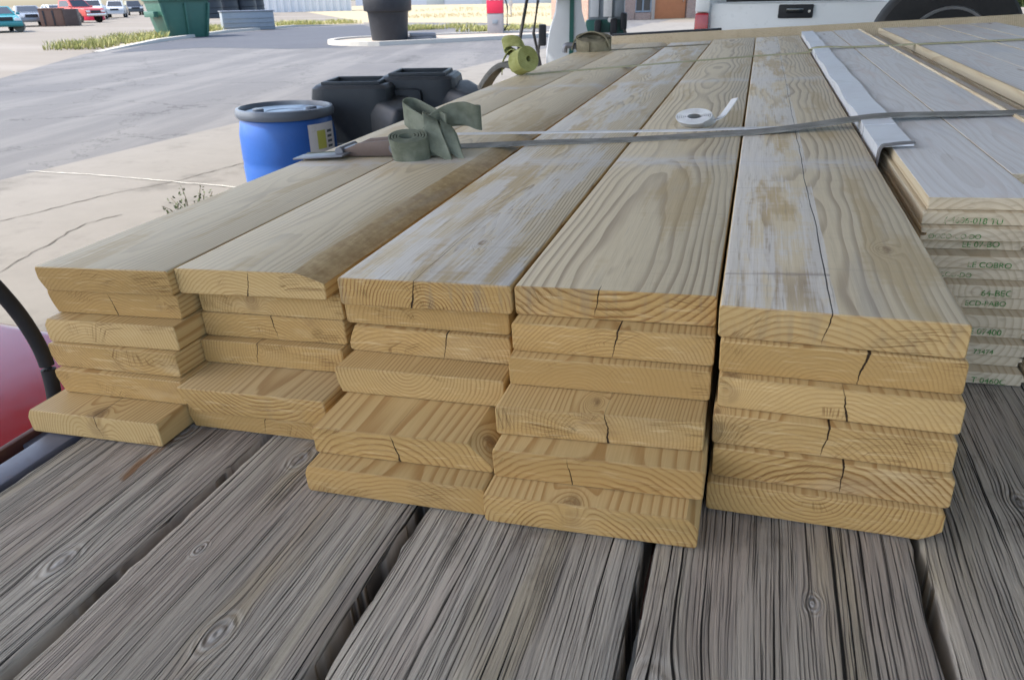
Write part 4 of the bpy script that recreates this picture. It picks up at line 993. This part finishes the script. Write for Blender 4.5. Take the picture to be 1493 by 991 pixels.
NOTE = {(1, 1): 'greyed smooth pine plank', (1, 2): 'golden pine plank with a short end crack', (1, 3): 'golden pine plank', (1, 4): 'golden pine plank', (1, 5): 'pale golden pine plank',
 (1, 6): 'pine plank jutting out, with a round knot on its end', (2, 1): 'pine plank with a brown barky right edge', (2, 2): 'set-back pine plank with a grey knot', (2, 3): 'pine plank with a straight end crack',
 (2, 4): 'pine plank showing its round pith', (2, 5): 'jutting pine plank with upturned rings', (2, 6): 'mostly hidden pine plank', (3, 1): 'silvery split-ended pine plank', (3, 2): 'set-back pine plank showing its pith',
 (3, 3): 'pine plank with a small crack', (3, 4): 'pine plank with streaked top', (3, 5): 'jutting striped pine plank with a cut-away corner', (3, 6): 'pale jutting pine plank', (4, 1): 'pine plank with a flame-shaped grain',
 (4, 2): 'golden pine plank with a top crack', (4, 3): 'plain golden pine plank', (4, 4): 'darker pine plank with a cracked end', (4, 5): 'bold-ringed pine plank', (4, 6): 'jutting pine plank with a dark knot',
 (5, 1): 'pine plank half silvered and half golden with a brown scar', (5, 2): 'pine plank with a slanting crack', (5, 3): 'pine plank with a stained left corner', (5, 4): 'pine plank with many fine checks',
 (5, 5): 'bold-ringed pine plank with whitish smears', (5, 6): 'broad pine plank resting on the deck'}
xs = {}
for c in (5, 4, 3, 2, 1):
    for r_ in range(1, 7):
        x = CX[c-1]+FIT[(c, r_)][0]*S
        if c < 5: x = min(x, xs[(c+1, r_)]-W-.0012)
        xs[(c, r_)] = x
BACK = {1: 4.09, 2: 4.08, 3: 3.98, 4: 4.06, 5: 4.05}
for (c, r_), (dx_, y_, sk) in FIT.items():
    y0 = y_*S; rnd = random.Random(c*10+r_)
    o = board(BACK[c]+rnd.uniform(-.02, .02)-y0, WANE.get((c, r_), {}), sk*S, c*7+r_).build('lumber_board', PINE, smooth=True)
    o.location = (xs[(c, r_)], y0, .0025+(6-r_)*PITCH)
    for k, v in zip(('pith', 'look', 'crack', 'knot', 'split'), SPEC[(c, r_)]): o[k] = tuple(float(q) for q in v)
    tag(o, NOTE[(c, r_)]+', '+ROWN[r_-1]+' of the '+COLN[c-1]+' column', 'lumber', 'pine planks in the lumber stack'); load(o)

# ================================================================== TONGUE-AND-GROOVE STACK
BW, BT, BP = .140, .0179, .0184
def tg_poly(w_=.137, th=BT):
    return [(0, .001), (.001, 0), (w_-.001, 0), (w_, .001), (w_, .006), (w_+.004, .0068), (w_+.004, .0118), (w_, .0126), (w_, th-.001), (w_-.001, th), (.001, th), (0, th-.001), (0, .0128), (.007, .012), (.007, .0066), (0, .0058)]
def sq_poly(w_=.140, th=BT): return outline(w_, th, {}, .0012)
colx = [.262, .4065, .5485, .650, .792, .936, 1.08]
colw = [.1375, .1365, .093, .1375, .1375, .1375, .1375]
stamps = {1: '(-4606-018 TU', 2: 'OCCO-CO DO', 3: 'EE 07-BO', 4: 'LE COBRO', 5: 'NOCCO-DO', 6: '64-BEC', 7: 'ECD-PABO', 9: 'EE 07400', 10: '73474', 12: 'T 0460C', 13: '0074 TU'}
def text_mesh(name, s_, size, mat, parent, mtx):
    cu = bpy.data.curves.new('t', 'FONT'); cu.body = s_; cu.size = size; cu.extrude = .00015
    to = bpy.data.objects.new('t', cu); col.objects.link(to); dg = bpy.context.evaluated_depsgraph_get()
    me = bpy.data.meshes.new_from_object(to.evaluated_get(dg)); me.name = name; bpy.data.objects.remove(to); bpy.data.curves.remove(cu)
    me.materials.clear(); me.materials.append(mat); me.transform(mtx)
    o = bpy.data.objects.new(name, me); col.objects.link(o); o.parent = parent; return o
NR = 13
rnd = random.Random(77)
ORD = ['top', 'second', 'third', 'fourth', 'fifth', 'sixth', 'seventh', 'eighth', 'ninth', 'tenth', 'eleventh', 'twelfth', 'bottom']
CN = ['column nearest the lumber', 'second column from the lumber', 'third column from the lumber', 'fourth column from the lumber', 'fifth column from the lumber', 'sixth column from the lumber', 'column farthest from the lumber']
for ci in range(7):
    for k in range(NR):
        if ci == 2 and k < 2: continue            # low strip between the columns
        z = .0025+(NR-1-k)*BP
        y0 = .425-.010*k+rnd.uniform(-.012, .012)
        dx_ = rnd.uniform(-.002, .002)
        if ci == 0:
            y0 = [.412, .400, .384, .402, .372, .380, .356, .362, .336, .346, .322, .330, .306][k]
            dx_ = [.006, -.001, -.003, -.006, .0, .001, .0, .002, .001, .0, .002, .0, .001][k]
        elif ci == 1: y0 = [.56, .55, .52, .53, .50, .48, .50, .47, .42, .40, .36, .33, .31][k]
        elif ci == 2: y0 = .60+rnd.uniform(-.02, .02)
        elif k == 0: y0 = .5+rnd.uniform(-.1, .1)
        ln = (4.08+rnd.uniform(-.03, .03))-y0
        poly = tg_poly(colw[ci]) if not (ci == 0 and k in (0, 1, 4, 6)) else sq_poly(.1385)
        if ci == 0 and k > 0: z += rnd.uniform(-.0002, .0002)
        o = board(ln, {}, rnd.uniform(-.006, .006) if ci else 0, 100+ci*20+k, colw[ci], BT, poly).build('pine_board', PALE)
        o.location = (colx[ci]+dx_, y0, z); o.rotation_euler = (0, 0, rnd.uniform(-.0006, .0006)); o['look'] = (1.0 if k == 0 or (ci == 2 and k == 2) else 0.0, .8, float(ci*3.3+k*1.71)); load(o)
        adj = 'whitish' if k == 0 else 'pale thin'
        if ci <= 1 or k == 0 or (ci == 2 and k == 2):
            lb = '%s pine board, %s of the %s in the right-hand stack' % (adj, ORD[k] if not (ci == 2) else 'sunken', CN[ci])
        else:
            lb = 'thin pine board hidden below the top layer of the right-hand stack'
        tag(o, lb, 'board', 'thin pine boards in the right-hand stack')
        if ci == 0 and k in stamps:
            fx = {1: .028, 2: .010, 3: .062, 4: .060, 5: .012, 6: .080, 7: .062, 9: .066, 10: .074, 12: .075, 13: .07}[k]
            text_mesh('ink_stamp', stamps[k], .0112*(1+.12*math.sin(k*2.3)), M_['ink'], o, Matrix.Translation((fx, -.0012, .0035+.002*math.sin(k*3.1))) @ Matrix.Rotation(R(1.6*math.sin(k*1.7)), 4, 'Y') @ Matrix.Rotation(R(90), 4, 'X'))
# thin tan edges along the sunken strip (boards set on edge)
for i, (x, lb) in enumerate(((.5455, 'thin tan board standing on edge left of the sunken strip'), (.6465, 'thin tan board standing on edge right of the sunken strip'))):
    o = MB().box((0, 1.75, 0), (.0055, 3.5, .03)).build('edge_strip', PALE, bevel=.0006); o.location = (x-.0005, .58, .0025+NR*BP-.010); o['look'] = (.0, .6, 4.4+i); load(o); tag(o, lb, 'board', 'tan edge strips')
# white corner guard along the near edge of that stack
def guard(y0, y1, lb, lift):
    b = MB(); zt = .0025+NR*BP+.002; n = 22; rings = []
    for i in range(n+1):
        y = y0+(y1-y0)*i/n; lf = (.004 if y1-y0 > .5 else .0)*math.sin(i*.9)+(lift*max(0, 1-i/3) if lift else 0)
        prof = [(.2420, zt-.085), (.2415, zt+.003+lf), (.3020, zt+.0055+lf*.6), (.3022, zt+.0025+lf*.6), (.2448, zt+.000+lf), (.2445, zt-.085)]
        rings.append([b.bm.verts.new((x, y, z)) for x, z in prof])
    for a, c in zip(rings, rings[1:]):
        for k in range(6): b.bm.faces.new((a[k], a[(k+1) % 6], c[(k+1) % 6], c[k]))
    b.bm.faces.new(rings[0][::-1]); b.bm.faces.new(rings[-1])
    o = load(b.build('corner_guard', M_['offwhite'])); tag(o, lb, 'corner guard', 'white corner guards')
    return o
g_ = guard(.985, 2.66, 'long white vinyl corner guard between the grey strap and the yellow strap', 0)
guard(2.70, 4.02, 'white vinyl corner guard beyond the yellow strap at the far end', 0)
g_ = guard(.76, .975, 'short white corner guard end with a bent dark lip nearest the camera', 0)
zt = .0025+NR*BP
MB().ribbon(smooth_path([Vector(q) for q in ((.242, .752, zt-.06), (.243, .753, zt-.02), (.247, .755, zt+.004), (.262, .757, zt+.008), (.285, .765, zt+.009), (.305, .772, zt+.008))], 5), (0, 1, 0), .012, .004).build('lip', grimy('grey_lip', (.16, .15, .15), .5), g_)

# ================================================================== STRAPS
ZT = .2269+.003
def strap(pts, w_, th, up=(0, 0, 1)):
    P = smooth_path([Vector(p) for p in pts], 8); dirs = []
    for i, p in enumerate(P):
        d = (P[min(i+1, len(P)-1)]-P[max(i-1, 0)]).normalized(); dirs.append(tuple(d.cross(Vector(up)).normalized()))
    return MB().ribbon(P, dirs, w_, th)
def coil(c, ax, u, r0, r1, turns, wd, th=.0022, sx=1.0, sz=1.0):
    """flattened spiral roll of webbing: axis ax, start direction u"""
    ax = Vector(ax).normalized(); u = Vector(u); u = (u-ax*u.dot(ax)).normalized(); v = ax.cross(u); c = Vector(c); pts = []
    turns = max(2.3, abs(r1-r0)/(th*1.6)); n = int(turns*26)
    for i in range(n+1):
        a_ = 2*math.pi*turns*i/n; r_ = r0+(r1-r0)*i/n
        pts.append(c+u*r_*sx*math.cos(a_)+v*r_*sz*math.sin(a_))
    return pts, ax
# grey strap with ratchet and olive bundle
e = load(tag(empty('ratchet_strap', (-.63, .90, ZT)), 'grey ratchet strap crossing the whole load, with an olive knotted bundle at its left end', 'strap'))
O = Vector((-.63, .90, ZT))
def loc(p): return Vector(p)-O
path = [(-.74, .86, ZT), (-.646, .882, ZT), (-.45, .915, ZT+.001), (-.271, .938, ZT), (-.05, .99, ZT+.0005), (.05, 1.012, ZT+.003), (.16, 1.04, ZT+.011), (.245, 1.062, ZT+.0185), (.32, 1.075, ZT+.0215), (.57, 1.118, ZT+.0150), (.95, 1.18, ZT+.0150), (1.30, 1.25, ZT+.0150)]
strap([loc(p) for p in path], .050, .0035).build('webbing', M_['grey'], e, smooth=True)
strap([loc((-.78, .80, ZT+.004)), loc((-.85, .80, ZT+.003)), loc((-.96, .79, ZT+.003)), loc((-.992, .78, ZT-.01)), loc((-.995, .77, ZT-.12)), loc((-.995, .75, -.05))], .045, .003).build('webbing', M_['olive'], e, smooth=True)
# ratchet body
rt_ = MB().box(loc((-.80, .80, ZT+.012)), (.16, .055, .018)).build('ratchet', M_['steel'], e, bevel=.003)
b = MB(); b.prism([(-.09, 0), (.06, 0), (.075, .016), (.05, .036), (-.05, .030), (-.105, .010)], -.002, .002, 'Y', mat=Matrix.Translation(loc((-.785, .772, ZT+.002)))); b.prism([(-.09, 0), (.06, 0), (.075, .016), (.05, .036), (-.05, .030), (-.105, .010)], -.002, .002, 'Y', mat=Matrix.Translation(loc((-.785, .828, ZT+.002))))
b.build('side_plate', grimy('rusty_ratchet_plate', (.16, .12, .105), .5, .3, 40, (.12, .05, .03), .5, metal=.4), rt_, bevel=.0008)
MB().cyl(loc((-.885, .762, ZT+.014)), loc((-.885, .84, ZT+.014)), .010, n=16).build('spindle', M_['steel'], rt_)
MB().cyl(loc((-.745, .762, ZT+.02)), loc((-.745, .84, ZT+.02)), .012, n=16).build('spindle', M_['steel'], rt_)
MB().prism([(-.13, 0), (.0, .006), (.0, .010), (-.13, .004)], -.024, .024, 'Y', mat=Matrix.Translation(loc((-.86, .755, ZT+.002)))).build('handle', M_['steel'], rt_, bevel=.0015)
# bundle: flat roll in front, loop behind left, loop right, wrap in the middle
def wlist(ws, n=8):
    out = []
    for a, b in zip(ws, ws[1:]): out += [a+(b-a)*k/n for k in range(n)]
    return out+[ws[-1]]
def bundle(e, c, s_, mat, O_):
    c = Vector(c)-O_
    tilt = Vector((.10, -.42, 1)).normalized()
    p, ax = coil(c+Vector((-.034, -.060, .030))*s_, tilt, (1, .12, 0), .014*s_, .038*s_, 3.3, .05, th=.0036, sx=1.16, sz=.74)
    MB().ribbon(p, tuple(ax), .054*s_, .0036*s_).build('rolled_end', mat, e, smooth=True)
    up2 = Vector((.16, -.30, 1)).normalized()
    q = [Vector((.03, .01, .060)), Vector((-.02, .045, .074)), Vector((-.065, .075, .086)), Vector((-.088, .072, .090)), Vector((-.086, .045, .084)), Vector((-.045, .020, .066)), Vector((.0, .0, .050))]
    MB().ribbon(smooth_path([c+k*s_ for k in q], 7), tuple(up2), .056*s_, .0028*s_).build('loop', mat, e, smooth=True)
    q = [Vector((-.01, .0, .068)), Vector((.025, .030, .082)), Vector((.062, .040, .082)), Vector((.092, .034, .074)), Vector((.099, .046, .070)), Vector((.088, .060, .072)), Vector((.05, .055, .074)), Vector((.02, .035, .070))]
    MB().ribbon(smooth_path([c+k*s_ for k in q], 7), tuple(Vector((.10, -.25, 1)).normalized()), wlist([.034, .044, .054, .056, .056, .054, .044, .034], 7), .0028*s_).build('loop', mat, e, smooth=True)
    wx = Vector((.80, -.18, -.42)).normalized()
    q = [Vector((-.020, .060, .004)), Vector((-.016, .045, .050)), Vector((-.008, .012, .082)), Vector((.008, -.022, .074)), Vector((.026, -.044, .040)), Vector((.036, -.052, .004))]
    MB().ribbon(smooth_path([c+k*s_ for k in q], 8), tuple(wx), wlist([.072, .060, .040, .044, .060, .074]), .0034*s_).build('wrap', mat, e, smooth=True)
    q = [Vector((.022, .060, .004)), Vector((.022, .045, .045)), Vector((.026, .014, .066)), Vector((.044, -.016, .052)), Vector((.060, -.034, .024)), Vector((.066, -.040, .003))]
    MB().ribbon(smooth_path([c+k*s_ for k in q], 8), tuple(Vector((.84, -.2, -.5)).normalized()), wlist([.052, .044, .034, .040, .048, .056]), .0034*s_).build('wrap', mat, e, smooth=True)
    MB().lathe([(.01, 0), (.045*s_, .004), (.046*s_, .03*s_), (.032*s_, .060*s_), (.012*s_, .068*s_), (.002, .069*s_)], 20, c=tuple(c+Vector((.008, .008, 0)))).build('knot', mat, e, smooth=True)
bundle(e, (-.662, .80, ZT-.001), 1.0, M_['olive'], O)
# yellow-green strap
O2 = Vector((-.93, 2.47, ZT)); e = load(tag(empty('ratchet_strap', O2), 'faded yellow strap over the far half of the load, yellow-green bundle at its left end', 'strap'))
path = [(-.93, 2.47, ZT), (-.80, 2.53, ZT), (-.4, 2.70, ZT), (.003, 2.87, ZT), (.215, 2.91, ZT+.002), (.243, 2.912, ZT+.0185), (.30, 2.915, ZT+.0215), (.424, 2.92, ZT+.0155), (.8, 2.92, ZT+.0155), (1.3, 2.92, ZT+.0155)]
strap([Vector(p)-O2 for p in path], .038, .004).build('webbing', M_['tanyel'], e, smooth=True)
p, ax = coil(Vector((.0, -.03, .058)), (.75, -.6, .25), (0, 0, 1), .012, .052, 3.2, .05); MB().ribbon(p, tuple(ax), .075, .004).build('rolled_end', M_['yel'], e, smooth=True)
q = [Vector((-.02, .0, .07)), Vector((-.07, .02, .095)), Vector((-.105, .03, .115)), Vector((-.09, .04, .135)), Vector((-.03, .03, .130)), Vector((.0, .02, .09))]
MB().ribbon(smooth_path(q, 6), (.35, -.8, -.45), .085, .004).build('loop', M_['yel'], e, smooth=True)
q = [Vector((-.11, .0, .005)), Vector((-.10, .0, .06)), Vector((-.06, .0, .10)), Vector((-.02, .0, .06)), Vector((.0, .0, .01))]
MB().ribbon(smooth_path(q, 6), (.3, -.9, .2), .06, .004).build('wrap', M_['yel'], e, smooth=True)
q = [Vector((-.05, .0, .040)), Vector((-.09, .0, .046)), Vector((-.13, .0, .028)), Vector((-.17, .0, -.01)), Vector((-.20, .0, -.05))]
MB().ribbon(smooth_path(q, 6), (.2, 1, 0), .09, .022).build('ratchet', grimy('mottled_steel', (.20, .20, .19), .6, .6, 60, (.06, .05, .045), .7, .004), e, bevel=.006)
# third strap
O3 = Vector((-.86, 3.60, ZT)); e = load(tag(empty('ratchet_strap', O3), 'tan strap bundle farthest away on the left edge of the load', 'strap'))
strap([Vector((0, 0, 0)), Vector((.14, .03, 0)), Vector((.4, .06, .001)), Vector((.62, .10, 0))], .04, .003).build('webbing', M_['tan'], e, smooth=True)
p, ax = coil(Vector((-.0, -.0, .040)), (.1, -.35, 1), (1, 0, 0), .03, .085, 3.0, .05, th=.006, sx=1.2, sz=.8); MB().ribbon(p, tuple(ax), .07, .006).build('rolled_end', M_['tan'], e, smooth=True)
q = [Vector((.09, -.02, .02)), Vector((.06, -.02, .075)), Vector((-.02, .0, .10)), Vector((-.10, .0, .07)), Vector((-.13, .0, .01))]
MB().ribbon(smooth_path(q, 6), (.2, -1, .1), .07, .006).build('wrap', M_['tan'], e, smooth=True)
q = [Vector((-.10, 0, .03)), Vector((-.16, .0, .035)), Vector((-.17, 0, .0))]; MB().tube(smooth_path(q, 5), .016, 8).build('ratchet', M_['steel'], e, smooth=True)
# white webbing and roll
O4 = Vector((-.110, 1.035, ZT)); e = load(tag(empty('white_strap', O4), 'narrow white strap with a loose white roll beside the grey strap', 'strap'))
strap([Vector(p)-O4 for p in ((-.74, 1.05, ZT), (-.4, 1.052, ZT), (-.15, 1.05, ZT), (-.02, 1.055, ZT+.0015), (.10, 1.068, ZT))], .022, .0025).build('webbing', M_['whiteweb'], e, smooth=True)
p, ax = coil(Vector((.0, .055, .0195)), (-.12, -1, .42), (1, 0, 0), .016, .044, 3.1, .05, th=.0030, sx=1.0, sz=.40); MB().ribbon(p, tuple(ax), .055, .0030).build('roll', M_['whiteweb'], e, smooth=True)
q = [Vector((.030, .06, .010)), Vector((.055, .07, .020)), Vector((.072, .080, .040)), Vector((.084, .092, .058))]
MB().ribbon(smooth_path(q, 6), (.55, -.75, .2), .026, .0022).build('loose_end', M_['whiteweb'], e, smooth=True)

# ------------------------------------------------------------------ put the load into the world
bpy.context.view_layer.update()
for o in LOAD: o.matrix_world = M @ o.matrix_basis
